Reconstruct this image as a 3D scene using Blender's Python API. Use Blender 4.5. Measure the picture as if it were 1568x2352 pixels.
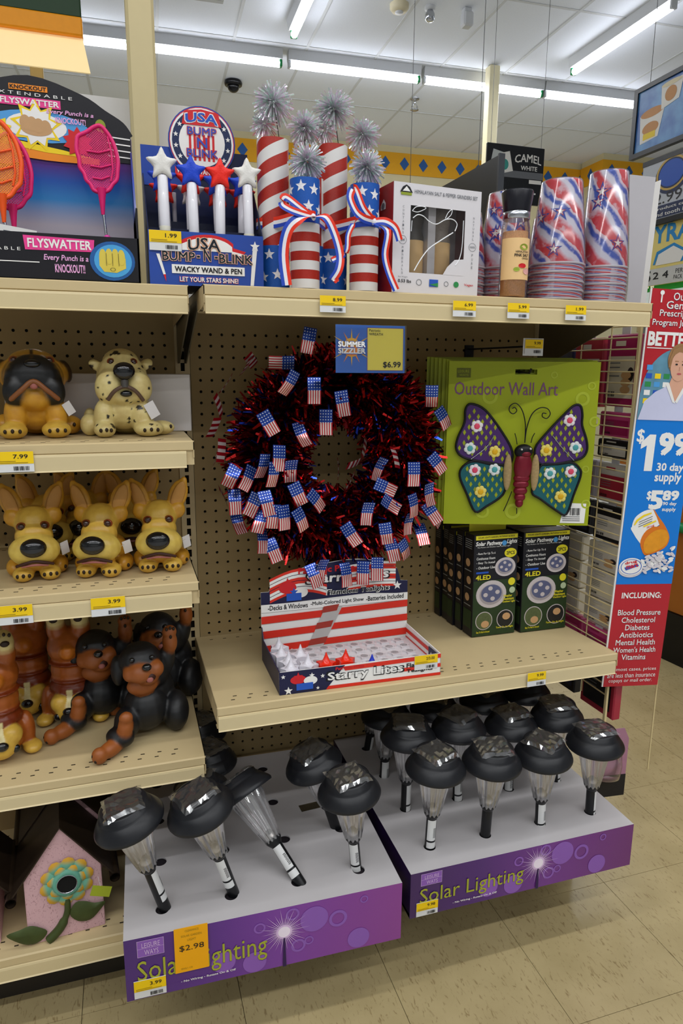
import bpy, bmesh, math, random
from math import sin, cos, pi, radians as R
from mathutils import Vector as V, Matrix as M, noise as NZ
random.seed(7)
D = bpy.data
SC = bpy.context.scene
COL = SC.collection
for o in list(D.objects):
    D.objects.remove(o)

# ---------------------------------------------------------------- camera
cd = D.cameras.new('camera')
cam = D.objects.new('camera', cd)
COL.objects.link(cam)
yaw, pit, rol = R(17.5619), R(-11.8232), R(0.4451)
fw = V((sin(yaw)*cos(pit), cos(yaw)*cos(pit), sin(pit)))
rt = V((cos(yaw), -sin(yaw), 0))
up = rt.cross(fw)
rt2 = cos(rol)*rt + sin(rol)*up
up2 = -sin(rol)*rt + cos(rol)*up
cam.matrix_world = M((rt2, up2, -fw)).transposed().to_4x4()
cam.location = (-0.13419, -1.61357, 1.24855)
cd.sensor_fit = 'HORIZONTAL'
cd.sensor_width = 36.0
cd.lens = 36.0*1578.08/1568.0
cd.clip_start = 0.05
cd.clip_end = 60
SC.camera = cam

# ---------------------------------------------------------------- world, exposure
w = D.worlds.new('store_ambient')
SC.world = w
w.use_nodes = True
w.node_tree.nodes['Background'].inputs[0].default_value = (0.93, 0.96, 1.0, 1)
w.node_tree.nodes['Background'].inputs[1].default_value = 0.10
SC.view_settings.view_transform = 'Standard'
SC.view_settings.look = 'None'
SC.view_settings.exposure = -1.06
SC.view_settings.gamma = 1.0
SC.view_settings.use_curve_mapping = False

CEIL = 3.876
def area(x, y, z, sx, sy, power, rz=0.0, col=(0.97, 0.985, 1.0)):
    l = D.lights.new('tube_glow', 'AREA')
    l.shape = 'RECTANGLE'
    l.size, l.size_y, l.energy, l.color = sx, sy, power, col
    o = D.objects.new('tube_glow', l)
    COL.objects.link(o)
    o.location = (x, y, z)
    o.rotation_euler = (0, 0, rz)
    return o
# rows of ceiling tubes behind and above the camera (the same fittings as those in view)
LP = 17.0
for yy in (-4.6, -2.7, -1.1):
    for k in range(6):
        area(-3.0+1.28*k, yy, CEIL-0.16, 1.2, 0.09, LP*(1.2 if yy > -2 else 1.9))

# ---------------------------------------------------------------- helpers
def lin(c):
    c = c.lstrip('#')
    v = [int(c[i:i+2], 16)/255 for i in (0, 2, 4)]
    return tuple((a/12.92 if a <= .04045 else ((a+.055)/1.055)**2.4) for a in v)

MATS = {}
def mat(name, hexc, rough=.55, metal=0.0, var=.06, scale=60.0, emit=0.0, bump=0.0, spec=.4, coat=0.0, trans=0.0, alpha=1.0, ior=1.45):
    """principled material with a fine procedural variation of its colour"""
    if name in MATS:
        return MATS[name]
    m = D.materials.new(name)
    m.use_nodes = True
    nt = m.node_tree
    b = nt.nodes['Principled BSDF']
    c = lin(hexc)
    tc = nt.nodes.new('ShaderNodeTexCoord')
    nz = nt.nodes.new('ShaderNodeTexNoise')
    nz.inputs['Scale'].default_value = scale
    nz.inputs['Detail'].default_value = 3
    nt.links.new(tc.outputs['Object'], nz.inputs['Vector'])
    if var > 0:
        mx = nt.nodes.new('ShaderNodeMix')
        mx.data_type = 'RGBA'
        mx.inputs[6].default_value = (*[x*(1-var) for x in c], 1)
        mx.inputs[7].default_value = (*[min(1, x*(1+var)) for x in c], 1)
        nt.links.new(nz.outputs[0], mx.inputs[0])
        nt.links.new(mx.outputs[2], b.inputs['Base Color'])
    else:
        b.inputs['Base Color'].default_value = (*c, 1)
    b.inputs['Roughness'].default_value = rough
    b.inputs['Metallic'].default_value = metal
    b.inputs['Specular IOR Level'].default_value = spec
    b.inputs['Coat Weight'].default_value = coat
    b.inputs['Transmission Weight'].default_value = trans
    b.inputs['Alpha'].default_value = alpha
    b.inputs['IOR'].default_value = ior
    if emit:
        b.inputs['Emission Color'].default_value = (*c, 1)
        b.inputs['Emission Strength'].default_value = emit
    if bump:
        bp = nt.nodes.new('ShaderNodeBump')
        bp.inputs['Strength'].default_value = bump
        bp.inputs['Distance'].default_value = .002
        nt.links.new(nz.outputs[0], bp.inputs['Height'])
        nt.links.new(bp.outputs[0], b.inputs['Normal'])
    MATS[name] = m
    return m

def film(name, hexc, gloss=.12, rough=.08, tint=.9, haze=.03):
    """thin clear plastic: mostly transparent with a sharp reflection"""
    if name in MATS:
        return MATS[name]
    m = D.materials.new(name)
    m.use_nodes = True
    nt = m.node_tree
    nt.nodes.remove(nt.nodes['Principled BSDF'])
    out = nt.nodes['Material Output']
    t = nt.nodes.new('ShaderNodeBsdfTransparent')
    g = nt.nodes.new('ShaderNodeBsdfGlossy')
    d = nt.nodes.new('ShaderNodeBsdfDiffuse')
    fr = nt.nodes.new('ShaderNodeFresnel')
    fr.inputs['IOR'].default_value = 1.5
    ad = nt.nodes.new('ShaderNodeMath')
    ad.operation = 'MULTIPLY_ADD'
    ad.inputs[1].default_value = .8
    ad.inputs[2].default_value = gloss
    c = lin(hexc)
    t.inputs[0].default_value = (*[tint*x for x in c], 1)
    g.inputs[0].default_value = (1, 1, 1, 1)
    g.inputs['Roughness'].default_value = rough
    d.inputs[0].default_value = (*c, 1)
    m1 = nt.nodes.new('ShaderNodeMixShader')
    m2 = nt.nodes.new('ShaderNodeMixShader')
    m2.inputs[0].default_value = haze
    nt.links.new(fr.outputs[0], ad.inputs[0])
    nt.links.new(ad.outputs[0], m1.inputs[0])
    nt.links.new(t.outputs[0], m1.inputs[1])
    nt.links.new(g.outputs[0], m1.inputs[2])
    nt.links.new(m1.outputs[0], m2.inputs[1])
    nt.links.new(d.outputs[0], m2.inputs[2])
    nt.links.new(m2.outputs[0], out.inputs[0])
    MATS[name] = m
    return m

def nodemat(name, build, rough=.5, metal=0.0, spec=.4, coat=0.0):
    """principled material whose base colour socket comes from build(nt, N, L)"""
    if name in MATS:
        return MATS[name]
    m = D.materials.new(name)
    m.use_nodes = True
    nt = m.node_tree
    b = nt.nodes['Principled BSDF']
    b.inputs['Roughness'].default_value = rough
    b.inputs['Metallic'].default_value = metal
    b.inputs['Specular IOR Level'].default_value = spec
    b.inputs['Coat Weight'].default_value = coat
    def N(t, **k):
        n = nt.nodes.new('ShaderNode'+t)
        for a, v in k.items():
            setattr(n, a, v)
        return n
    def L(a, bb):
        nt.links.new(a, bb)
    s = build(nt, N, L)
    nt.links.new(s, b.inputs['Base Color'])
    MATS[name] = m
    return m

def math_(N, L, op, a, b=None, c=None):
    n = N('Math', operation=op)
    for i, x in enumerate((a, b, c)):
        if x is None:
            continue
        if isinstance(x, (int, float)):
            n.inputs[i].default_value = x
        else:
            L(x, n.inputs[i])
    return n.outputs[0]
def mixc(N, L, f, a, b):
    n = N('Mix', data_type='RGBA')
    for i, x in ((0, f), (6, a), (7, b)):
        if isinstance(x, str):
            n.inputs[i].default_value = (*lin(x), 1)
        elif isinstance(x, (int, float)):
            n.inputs[i].default_value = x
        else:
            L(x, n.inputs[i])
    return n.outputs[2]
def uvsep(N, L, src='UV'):
    t = N('TexCoord')
    s = N('SeparateXYZ')
    L(t.outputs[src], s.inputs[0])
    return s.outputs[0], s.outputs[1], s.outputs[2], t

def addobj(name, me, parent=None, loc=None, rot=None):
    o = D.objects.new(name, me)
    COL.objects.link(o)
    if parent:
        o.parent = parent
    if loc:
        o.location = loc
    if rot:
        o.rotation_euler = rot
    return o
def tag(o, label=None, cat=None, group=None, kind=None):
    if label: o['label'] = label
    if cat: o['category'] = cat
    if group: o['group'] = group
    if kind: o['kind'] = kind
    return o
def thing(name, label, cat, loc=(0, 0, 0), rot=(0, 0, 0), group=None):
    return tag(addobj(name, None, None, loc, rot), label, cat, group)
def kids(o):
    return [c for c in o.children]
def dup(root, loc=None, rot=None, label=None, group=None, parent=None):
    c = root.copy()
    COL.objects.link(c)
    if parent is not None: c.parent = parent
    if loc: c.location = loc
    if rot: c.rotation_euler = rot
    if label: c['label'] = label
    if group: c['group'] = group
    for ch in kids(root):
        dup(ch, parent=c)
    return c

class B:
    """collects shapes and links them as ONE mesh object"""
    def __init__(s):
        s.v = []; s.f = []; s.m = []; s.uv = []; s.mats = []; s.sm = []
    def mi(s, m):
        if m not in s.mats: s.mats.append(m)
        return s.mats.index(m)
    def add(s, vs, fs, m, T=None, uv=None, smooth=False):
        n = len(s.v)
        s.v += [tuple(T @ V(p)) if T else tuple(p) for p in vs]
        s.uv += uv if uv else [(0, 0)]*len(vs)
        i = s.mi(m)
        for f in fs:
            s.f.append([n+k for k in f]); s.m.append(i); s.sm.append(smooth)
        return s
    def box(s, x0, x1, y0, y1, z0, z1, m, T=None, bev=0.0):
        if bev > 0:
            b = bev
            vs = []
            for x, sx in ((x0, 1), (x1, -1)):
                for y, sy in ((y0, 1), (y1, -1)):
                    for z, sz in ((z0, 1), (z1, -1)):
                        vs += [(x, y+sy*b, z+sz*b), (x+sx*b, y, z+sz*b), (x+sx*b, y+sy*b, z)]
            bm = bmesh.new()
            for p in vs: bm.verts.new(p)
            r = bmesh.ops.convex_hull(bm, input=bm.verts[:])
            bm.verts.index_update()
            s.add([p.co.copy() for p in bm.verts], [[q.index for q in f.verts] for f in bm.faces], m, T)
            bm.free()
            return s
        vs = [(x, y, z) for x in (x0, x1) for y in (y0, y1) for z in (z0, z1)]
        return s.add(vs, [(0, 1, 3, 2), (4, 6, 7, 5), (0, 4, 5, 1), (2, 3, 7, 6), (0, 2, 6, 4), (1, 5, 7, 3)], m, T)
    def quad(s, a, b, c, d, m, T=None):
        return s.add([a, b, c, d], [(0, 1, 2, 3)], m, T, [(0, 0), (1, 0), (1, 1), (0, 1)])
    def prism(s, pts, z0, z1, m, T=None, smooth=False):
        """2-D outline in x,y raised from z0 to z1"""
        n = len(pts)
        vs = [(x, y, z0) for x, y in pts]+[(x, y, z1) for x, y in pts]
        fs = [tuple(range(n))[::-1], tuple(range(n, 2*n))]+[(i, (i+1) % n, n+(i+1) % n, n+i) for i in range(n)]
        return s.add(vs, fs, m, T)
    def lathe(s, prof, m, n=24, T=None, flute=0.0, nf=8, cap=True, a0=0.0, a1=2*pi, smooth=True):
        full = abs(a1-a0-2*pi) < 1e-6
        vs = []; uv = []; fs = []
        k = len(prof)
        zs = [p[1] for p in prof]
        zr = (max(zs)-min(zs)) or 1
        nn = n+1
        for i in range(nn):
            a = a0+(a1-a0)*i/n
            for r, z in prof:
                rr = r*(1+flute*cos(nf*a))
                vs.append((rr*cos(a), rr*sin(a), z)); uv.append((i/n, (z-min(zs))/zr))
        for i in range(n):
            for j in range(k-1):
                fs.append((i*k+j, (i+1)*k+j, (i+1)*k+j+1, i*k+j+1))
        s.add(vs, fs, m, T, uv, smooth)
        if cap and full:
            for j in (0, k-1):
                if prof[j][0] > 1e-5:
                    c = [vs[i*k+j] for i in range(n)]
                    s.add(c, [tuple(range(n))], m, T)
        return s
    def tube(s, pts, r, m, n=8, T=None, cap=True):
        pts = [V(p) for p in pts]
        vs = []; fs = []; uv = []
        up_ = V((0.13, 0.27, 0.95)).normalized()
        prev = None
        for i, p in enumerate(pts):
            t = (pts[min(i+1, len(pts)-1)]-pts[max(i-1, 0)]).normalized()
            if prev is None:
                a = t.cross(up_)
                if a.length < .05: a = t.cross(V((1, 0, 0)))
            else:
                a = prev-t*prev.dot(t)
            a.normalize(); prev = a
            b = t.cross(a)
            rr = r[i] if isinstance(r, (list, tuple)) else r
            for k in range(n):
                q = 2*pi*k/n
                vs.append(p+a*(rr*cos(q))+b*(rr*sin(q))); uv.append((k/n, i/len(pts)))
        for i in range(len(pts)-1):
            for k in range(n):
                fs.append((i*n+k, i*n+(k+1) % n, (i+1)*n+(k+1) % n, (i+1)*n+k))
        s.add(vs, fs, m, T, uv, True)
        if cap:
            s.add(vs[:n], [tuple(range(n))[::-1]], m, T); s.add(vs[-n:], [tuple(range(n))], m, T)
        return s
    def ball(s, c, r, m, T=None, nu=14, nv=9):
        if not isinstance(r, (tuple, list)): r = (r, r, r)
        vs = []; fs = []
        for j in range(nv+1):
            p = pi*j/nv
            for i in range(nu):
                a = 2*pi*i/nu
                vs.append((c[0]+r[0]*sin(p)*cos(a), c[1]+r[1]*sin(p)*sin(a), c[2]+r[2]*cos(p)))
        for j in range(nv):
            for i in range(nu):
                fs.append((j*nu+i, (j+1)*nu+i, (j+1)*nu+(i+1) % nu, j*nu+(i+1) % nu))
        return s.add(vs, fs, m, T, None, True)
    def mesh(s, name):
        me = D.meshes.new(name)
        me.from_pydata(s.v, [], s.f)
        for m in s.mats: me.materials.append(m)
        me.polygons.foreach_set('material_index', s.m)
        me.polygons.foreach_set('use_smooth', s.sm)
        ul = me.uv_layers.new(name='UVMap')
        idx = [0]*len(me.loops)
        me.loops.foreach_get('vertex_index', idx)
        flat = []
        for i in idx: flat += s.uv[i]
        ul.data.foreach_set('uv', flat)
        me.validate(); me.update()
        return me
    def obj(s, name, parent=None, loc=None, rot=None, kind=None, label=None):
        return tag(addobj(name, s.mesh(name), parent, loc, rot), label, None, None, kind)

def star_pts(cx, cy, r, k=.42, n=5, rot=pi/2):
    return [(cx+(r if i % 2 == 0 else r*k)*cos(rot+pi*i/n), cy+(r if i % 2 == 0 else r*k)*sin(rot+pi*i/n)) for i in range(2*n)]
def disc_pts(cx, cy, rx, ry=None, n=24):
    ry = ry or rx
    return [(cx+rx*cos(2*pi*i/n), cy+ry*sin(2*pi*i/n)) for i in range(n)]
def bezier(p0, p1, p2, p3, n=10):
    return [tuple(((1-t)**3)*a+3*t*(1-t)**2*b+3*t*t*(1-t)*c+t**3*d for a, b, c, d in zip(p0, p1, p2, p3)) for t in [i/n for i in range(n+1)]]
def catmull(P, n=6, closed=False):
    out = []
    k = len(P)
    for i in range(k if closed else k-1):
        g = lambda j: P[j % k] if closed else P[max(0, min(k-1, j))]
        a, b, c, d = g(i-1), g(i), g(i+1), g(i+2)
        for q in range(n):
            t = q/n
            out.append(tuple(.5*(2*y+(z-x)*t+(2*x-5*y+4*z-u)*t*t+(3*y-x-3*z+u)*t**3) for x, y, z, u in zip(a, b, c, d)))
    if not closed: out.append(tuple(P[-1]))
    return out

TXT = {}
def text_geo(s, bold=0.0, shear=0.0, res=2):
    """glyph facets in a unit box: (points with copy number, faces, aspect); bold is built from shifted copies"""
    k = (s, bold, shear)
    if k in TXT: return TXT[k]
    if s == '1':
        TXT[k] = ([(x, y, 0) for x, y in ((.42, 0), (1, 0), (1, 1), (.55, 1), (0, .78), (0, .60), (.42, .70))], [(0, 1, 2, 3, 4, 5, 6)], .5)
        return TXT[k]
    cu = D.curves.new('t', 'FONT')
    cu.body = s
    cu.size = 1.0
    cu.shear = shear
    cu.resolution_u = res
    ob = D.objects.new('t', cu)
    me = ob.to_mesh()
    vs = [tuple(v.co) for v in me.vertices]
    fs = [tuple(p.vertices) for p in me.polygons]
    ob.to_mesh_clear()
    D.objects.remove(ob); D.curves.remove(cu)
    x0 = min(v[0] for v in vs); x1 = max(v[0] for v in vs); y0 = min(v[1] for v in vs); y1 = max(v[1] for v in vs)
    d = bold*.75
    sh = [(0, 0)] if d <= .004 else [(d, d), (d, -d), (-d, -d), (-d, d)]
    P_ = []; F_ = []
    for c, (dx, dy) in enumerate(sh):
        n = len(P_)
        P_ += [((v[0]+dx-x0)/(x1-x0), (v[1]+dy-y0)/(y1-y0), c) for v in vs]
        F_ += [tuple(n+q for q in f) for f in fs]
    TXT[k] = (P_, F_, (x1-x0)/(y1-y0))
    return TXT[k]

FRONT = M(((1, 0, 0, 0), (0, 0, -1, 0), (0, 1, 0, 0), (0, 0, 0, 1)))   # plane x,z facing -y
LAY = .00035
class P:
    """flat print on a plane of a thing: T maps (x, y, layer) into the thing"""
    def __init__(s, parent, T):
        s.parent = parent; s.T = T; s.g = {}; s.bend = None
    APART = ('bokeh_disc', 'bokeh_ring', 'printed_star', 'red_stripe', 'shield_stripe', 'tin_print', 'mountain_logo', 'badge', 'photo_inset', 'logo_frame')
    def _(s, name, m):
        k = name if name not in s.APART else (name, len(s.g))
        if k not in s.g: s.g[k] = B()
        return s.g[k]
    def put(s, name, m, pts, faces, lay):
        s.n = (getattr(s, 'n', 0)+1) % 10
        pts = [(p[0], p[1], lay*LAY+s.n*1.6e-5+(p[2]*2.4e-5 if len(p) > 2 else 0)) for p in pts]
        if s.bend: pts = [s.bend(*p) for p in pts]
        s._(name, m).add(pts, faces, m, s.T)
    def poly(s, name, m, pts, lay=1):
        s.put(name, m, pts, [tuple(range(len(pts)))], lay)
    def rect(s, name, m, x, y, w_, h, lay=1, a=0.0):
        c, d = cos(a), sin(a)
        s.poly(name, m, [(x+c*px-d*py, y+d*px+c*py) for px, py in ((0, 0), (w_, 0), (w_, h), (0, h))], lay)
    def grid(s, name, m, x, y, w_, h, nx, ny, lay=1):
        pts = [(x+w_*i/nx, y+h*j/ny) for j in range(ny+1) for i in range(nx+1)]
        s.put(name, m, pts, [(j*(nx+1)+i, j*(nx+1)+i+1, (j+1)*(nx+1)+i+1, (j+1)*(nx+1)+i) for j in range(ny) for i in range(nx)], lay)
    def disc(s, name, m, x, y, rx, ry=None, lay=1, n=24):
        s.poly(name, m, disc_pts(x, y, rx, ry, n), lay)
    def ring(s, name, m, x, y, r0, r1, lay=1, n=28, k=1.0):
        pts = [(x+r*cos(2*pi*i/n), y+k*r*sin(2*pi*i/n)) for i in range(n) for r in (r0, r1)]
        s.put(name, m, pts, [(2*i, 2*i+1, (2*i+3) % (2*n), (2*i+2) % (2*n)) for i in range(n)], lay)
    def star(s, name, m, x, y, r, lay=1, k=.42, n=5, rot=pi/2):
        pts = star_pts(x, y, r, k, n, rot)
        s.put(name, m, pts+[(x, y)], [(i, (i+1) % (2*n), 2*n) for i in range(2*n)], lay)
    def text(s, m, t, x, y, w_, h, lay=2, bold=0.0, shear=0.0, a=0.0, arch=0.0, name='lettering'):
        vs, fs, asp = text_geo(t, bold, shear)
        if w_ is None: w_ = h*asp
        c, d = cos(a), sin(a)
        out = []
        for u, v, q in vs:
            px, py = u*w_, v*h+arch*(1-(2*u-1)**2)
            out.append((x+c*px-d*py, y+d*px+c*py, q))
        s.put(name, m, out, fs, lay)
    def barcode(s, m, x, y, w_, h, lay=2, n=14):
        px = 0
        rnd = random.Random(int(abs(x*9999))+n)
        st = w_/n
        for i in range(n):
            s.rect('barcode', m, x+i*st, y, st*rnd.choice((.3, .55, .75)), h, lay)
    def done(s):
        for n, b in s.g.items():
            b.obj(n if isinstance(n, str) else n[0], s.parent)

def figurine(name, parent, blobs, m, vox=.003, smooth=8, paint=None):
    """one continuous skin grown over overlapping ellipsoids, coloured by the nearest one"""
    b = B()
    dummy = m
    tr = []
    for bl in blobs:
        c, r, col = bl[0], bl[1], bl[2]
        rot = bl[3] if len(bl) > 3 else (0, 0, 0)
        T = M.Translation(c) @ (M.Rotation(rot[2], 4, 'Z') @ M.Rotation(rot[1], 4, 'Y') @ M.Rotation(rot[0], 4, 'X'))
        b.ball((0, 0, 0), r, dummy, T, 16, 10)
        tr.append((T.inverted(), V(r), lin(col)))
    o = addobj(name, b.mesh(name))
    md = o.modifiers.new('r', 'REMESH'); md.mode = 'VOXEL'; md.voxel_size = vox
    ms = o.modifiers.new('s', 'SMOOTH'); ms.factor = .5; ms.iterations = smooth
    dg = bpy.context.evaluated_depsgraph_get()
    me = D.meshes.new_from_object(o.evaluated_get(dg))
    D.objects.remove(o)
    me.name = name
    me.materials.clear(); me.materials.append(m)
    at = me.color_attributes.new('paint', 'FLOAT_COLOR', 'POINT')
    cols = []
    for v in me.vertices:
        best = []
        for Ti, r, c in tr:
            q = Ti @ v.co
            dd = ((q.x/r.x)**2+(q.y/r.y)**2+(q.z/r.z)**2)**.5
            best.append((abs(dd-1)*min(r), c))
        best.sort(key=lambda t: t[0])
        d0, c0 = best[0]
        d1, c1 = best[1] if len(best) > 1 else best[0]
        k = .5*max(0, 1-(d1-d0)/.002)
        c = [a*(1-k)+e*k for a, e in zip(c0, c1)]
        if paint: c = paint(v.co, c) or c
        cols += [c[0], c[1], c[2], 1]
    at.data.foreach_set('color', cols)
    me.polygons.foreach_set('use_smooth', [True]*len(me.polygons))
    return addobj(name, me, parent)

def paintmat(name, rough=.35, dirt=.25):
    def bld(nt, N, L):
        a = N('Attribute', attribute_name='paint')
        t = N('TexCoord')
        nz = N('TexNoise'); nz.inputs['Scale'].default_value = 55; nz.inputs['Detail'].default_value = 4
        L(t.outputs['Object'], nz.inputs['Vector'])
        f = math_(N, L, 'MULTIPLY', math_(N, L, 'SUBTRACT', .62, nz.outputs[0]), dirt*4)
        cl = N('Clamp'); L(f, cl.inputs[0])
        d = N('Mix', data_type='RGBA', blend_type='MULTIPLY')
        L(cl.outputs[0], d.inputs[0]); L(a.outputs['Color'], d.inputs[6]); d.inputs[7].default_value = (.55, .38, .2, 1)
        return d.outputs[2]
    return nodemat(name, bld, rough, 0, .5)
# ================================================================ SETTING
def floor_mat(nm, base, dark, fleck):
    def bld(nt, N, L):
        t = N('TexCoord'); oi = N('ObjectInfo')
        mp = N('Mapping'); L(t.outputs['Object'], mp.inputs[0])
        ad = N('VectorMath', operation='ADD'); L(mp.outputs[0], ad.inputs[0]); L(oi.outputs['Location'], ad.inputs[1])
        n1 = N('TexNoise'); n1.inputs['Scale'].default_value = 9; n1.inputs['Detail'].default_value = 5; L(ad.outputs[0], n1.inputs['Vector'])
        sc = N('VectorMath', operation='MULTIPLY'); L(ad.outputs[0], sc.inputs[0]); sc.inputs[1].default_value = (170, 45, 60)
        n2 = N('TexNoise'); n2.inputs['Scale'].default_value = 1; n2.inputs['Detail'].default_value = 2; n2.inputs['Distortion'].default_value = 1.2; L(sc.outputs[0], n2.inputs['Vector'])
        r2 = N('ValToRGB'); r2.color_ramp.elements[0].position = .60; r2.color_ramp.elements[1].position = .70; L(n2.outputs[0], r2.inputs[0])
        c = mixc(N, L, n1.outputs[0], dark, base)
        f = math_(N, L, 'MULTIPLY', r2.outputs[0], .55)
        return mixc(N, L, f, c, fleck)
    return nodemat(nm, bld, .32, 0, .45)
MT = floor_mat('vinyl_tile', 'bfad82', 'a08f65', '6f572f')
MG = mat('floor_joint', '4a4130', .8)
fl = B().box(-6, 9, -6, 9, -.06, -.006, MG).obj('floor', kind='structure')
TL = .3048
tm = B().box(.0006, TL-.0006, .0006, TL-.0006, -.008, 0, MT).mesh('tile')
for i in range(-2, 9):
    for j in range(-1, 12):
        if i > 2 or j < 3 or True:
            addobj('tile', tm, fl, (.0294+TL*i, -.70+TL*j, 0))
ring = B()
MTO2 = mat('neutral_bounce_tile', 'c6c5c2', .35, var=.08, scale=9)  # unseen floor, coloured neutral so its bounced light warms the ceiling less
X0, X1, Y0, Y1 = .0294-2*TL, .0294+9*TL, -.70-TL, -.70+12*TL
for a in ((-6, X0, -6, 9), (X1, 9, -6, 9), (X0, X1, -6, Y0), (X0, X1, Y1, 9)):
    ring.box(a[0], a[1], a[2], a[3], -.008, -.0003, MTO2)
tag(ring.obj('outer_tiling', fl), kind='stuff')

# ceiling: 2 x 4 ft panels in a tee grid; the store's far part is turned a little to the aisle
RZ = R(-2.3)
CT = M.Rotation(RZ, 4, 'Z')
MC = mat('ceiling_panel', 'e9eef6', .9, var=.04, scale=90, bump=.15)
MB_ = mat('ceiling_tee', 'cfd2d4', .6, var=.02)
ce = B().box(-7, 10, -7, 10, CEIL+.03, CEIL+.09, MC).obj('ceiling', kind='structure')
PX, PY = .61, 1.15
tmesh = B().box(.006, PX-.006, .006, PY-.006, 0, .012, MC, bev=.004).mesh('ceiling_tile')
gx0, gy0 = .1, 3.51
tee = B()
for i in range(-16, 17):
    tee.box(gx0+PX*i-.012, gx0+PX*i+.012, -7.5, 9, CEIL-.003, CEIL+.004, MB_, CT)
for j in range(-10, 6):
    tee.box(-9.5, 10.5, gy0+PY*j-.012, gy0+PY*j+.012, CEIL-.0035, CEIL+.0035, MB_, CT)
tag(tee.obj('ceiling_grid', ce), kind='stuff')
for i in range(-4, 12):
    for j in range(-1, 4):
        p = CT @ V((gx0+PX*i, gy0+PY*j, 0))
        o = addobj('ceiling_tile', tmesh, ce, (p.x, p.y, CEIL))
        o.rotation_euler = (0, 0, RZ)
rest = B()
for i in range(-14, 15):
    for j in range(-9, 5):
        if -4 <= i < 12 and -1 <= j < 4: continue
        rest.box(gx0+PX*i+.006, gx0+PX*(i+1)-.006, gy0+PY*j+.006, gy0+PY*(j+1)-.006, CEIL, CEIL+.012, MC, CT)
tag(rest.obj('outer_ceiling_tiles', ce), kind='stuff')

# far wall with its painted border
MW = mat('cream_wall', 'd8cda4', .8, var=.03, scale=6)
MY = mat('border_yellow', 'e3a51c', .7, var=.04)
MBL = mat('border_blue', '2c5c9c', .7, var=.05)
wb = B().box(-7, 6.06, 0, .1, 0, CEIL, MW).obj('wall_back', None, (0, 6.92, 0), (0, 0, RZ), 'structure')
B().box(-7, 6.06, -.012, -.001, 3.56, 3.80, MY).obj('border_band', wb)
dm = B().prism([(0, -.075), (.06, 0), (0, .075), (-.06, 0)], .012, .016, MBL, FRONT).mesh('diamond')
for k in range(40):
    addobj('diamond', dm, wb, (.35+.245*k if k < 23 else -.245*(k-22)+.35, 0, 3.68))
# the column that the wall steps out into on the right
wc = B().box(0, .74, -.45, 0, 0, CEIL, MW).obj('trim_1', None, (5.72, 6.66, 0), (0, 0, RZ), 'structure')
B().box(-.012, .75, -.462, -.451, 3.56, 3.80, MY).box(-.012, 0, -.45, 0, 3.56, 3.80, MY).obj('border_band', wc)
for k in range(3):
    addobj('diamond', dm, wc, (.12+.25*k, -.451, 3.68))
addobj('diamond', dm, wc, (-.001, -.22, 3.68), (0, 0, -pi/2))
MW2 = mat('white_wall', 'd5d8d6', .8, var=.03, scale=6)
for nm, bx in (('wall_front', (-7, 9, -7.1, -7)), ('wall_left', (-7.1, -7, -7, 9)), ('wall_right', (9, 9.1, -7, 9)), ('wall_far', (6.0, 9, 8.6, 8.7))):
    B().box(bx[0], bx[1], bx[2], bx[3], 0, CEIL, MW2).obj(nm, kind='structure')
# steel columns
MP = mat('almond_post', 'cdbd90', .5, var=.03)
tag(B().box(-.029, .029, -.029, .029, .02, CEIL-.01, MP, bev=.006).obj('pole', None, (-.055, .095, 0)), 'square almond steel pole rising behind the shelves to the ceiling', 'pole')
tag(B().box(-.048, .048, -.048, .048, .02, CEIL-.01, mat('cream_post', 'e0d7b2', .55, var=.03), bev=.006).obj('column', None, (3.15, 4.43, 0)), 'slim cream ceiling column far across the store', 'column')

# ---------------------------------------------------------------- ceiling fittings
ME_ = mat('tube_light', 'f3f6ff', .4, var=0, emit=31.0)
MF = mat('fixture_white', 'd5d8dc', .45, var=.02)
MGR = mat('green_cap', '0f8a4a', .4, var=.05)
def tube_light(x, y, rz, label, length=1.2, glow=True, power=26):
    t = thing('tube_light', label, 'light', (x, y, CEIL), (0, 0, rz), 'fluorescent tubes on the ceiling')
    h = length/2
    B().prism([(-.055, -.001), (.055, -.001), (.04, -.075), (-.04, -.075)], -h, h, MF, M(((0, 0, 1, 0), (1, 0, 0, 0), (0, 1, 0, 0), (0, 0, 0, 1)))).obj('housing', t)
    B().tube([(-h+.02, 0, -.105), (h-.02, 0, -.105)], .026, ME_, 10).obj('lit_tube', t)
    for s in (-1, 1):
        B().box(s*(h-.012)-.012, s*(h-.012)+.012, -.026, .026, -.128, -.075, MGR if s > 0 else MF, bev=.004).obj('lamp_holder', t)
    if glow:
        p = M.Rotation(rz, 4, 'Z') @ V((0, 0, 0))
        area(x, y, CEIL-.14, length-.06, .05, power, rz)
    return t
row = [(-.62, 'leftmost of the row of ceiling tubes, behind the hanging green sign'), (.62, 'ceiling tube of the long row directly right of the square pole'), (1.86, 'ceiling tube of the long row above the silver tinsel bursts'),
       (3.08, 'ceiling tube of the long row crossed by the slim cream column'), (4.28, 'last ceiling tube on the right of the long row')]
for x, lb in row:
    tube_light(x+.1, 4.80-.052*x, R(-2.9), lb, 1.19)
tube_light(3.735, 3.50, R(89), 'ceiling tube at upper right running towards the viewer', 1.2, True, 26)
tube_light(1.265, 3.56, R(88), 'ceiling tube at top centre running towards the viewer', 1.3, True, 26)
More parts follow.
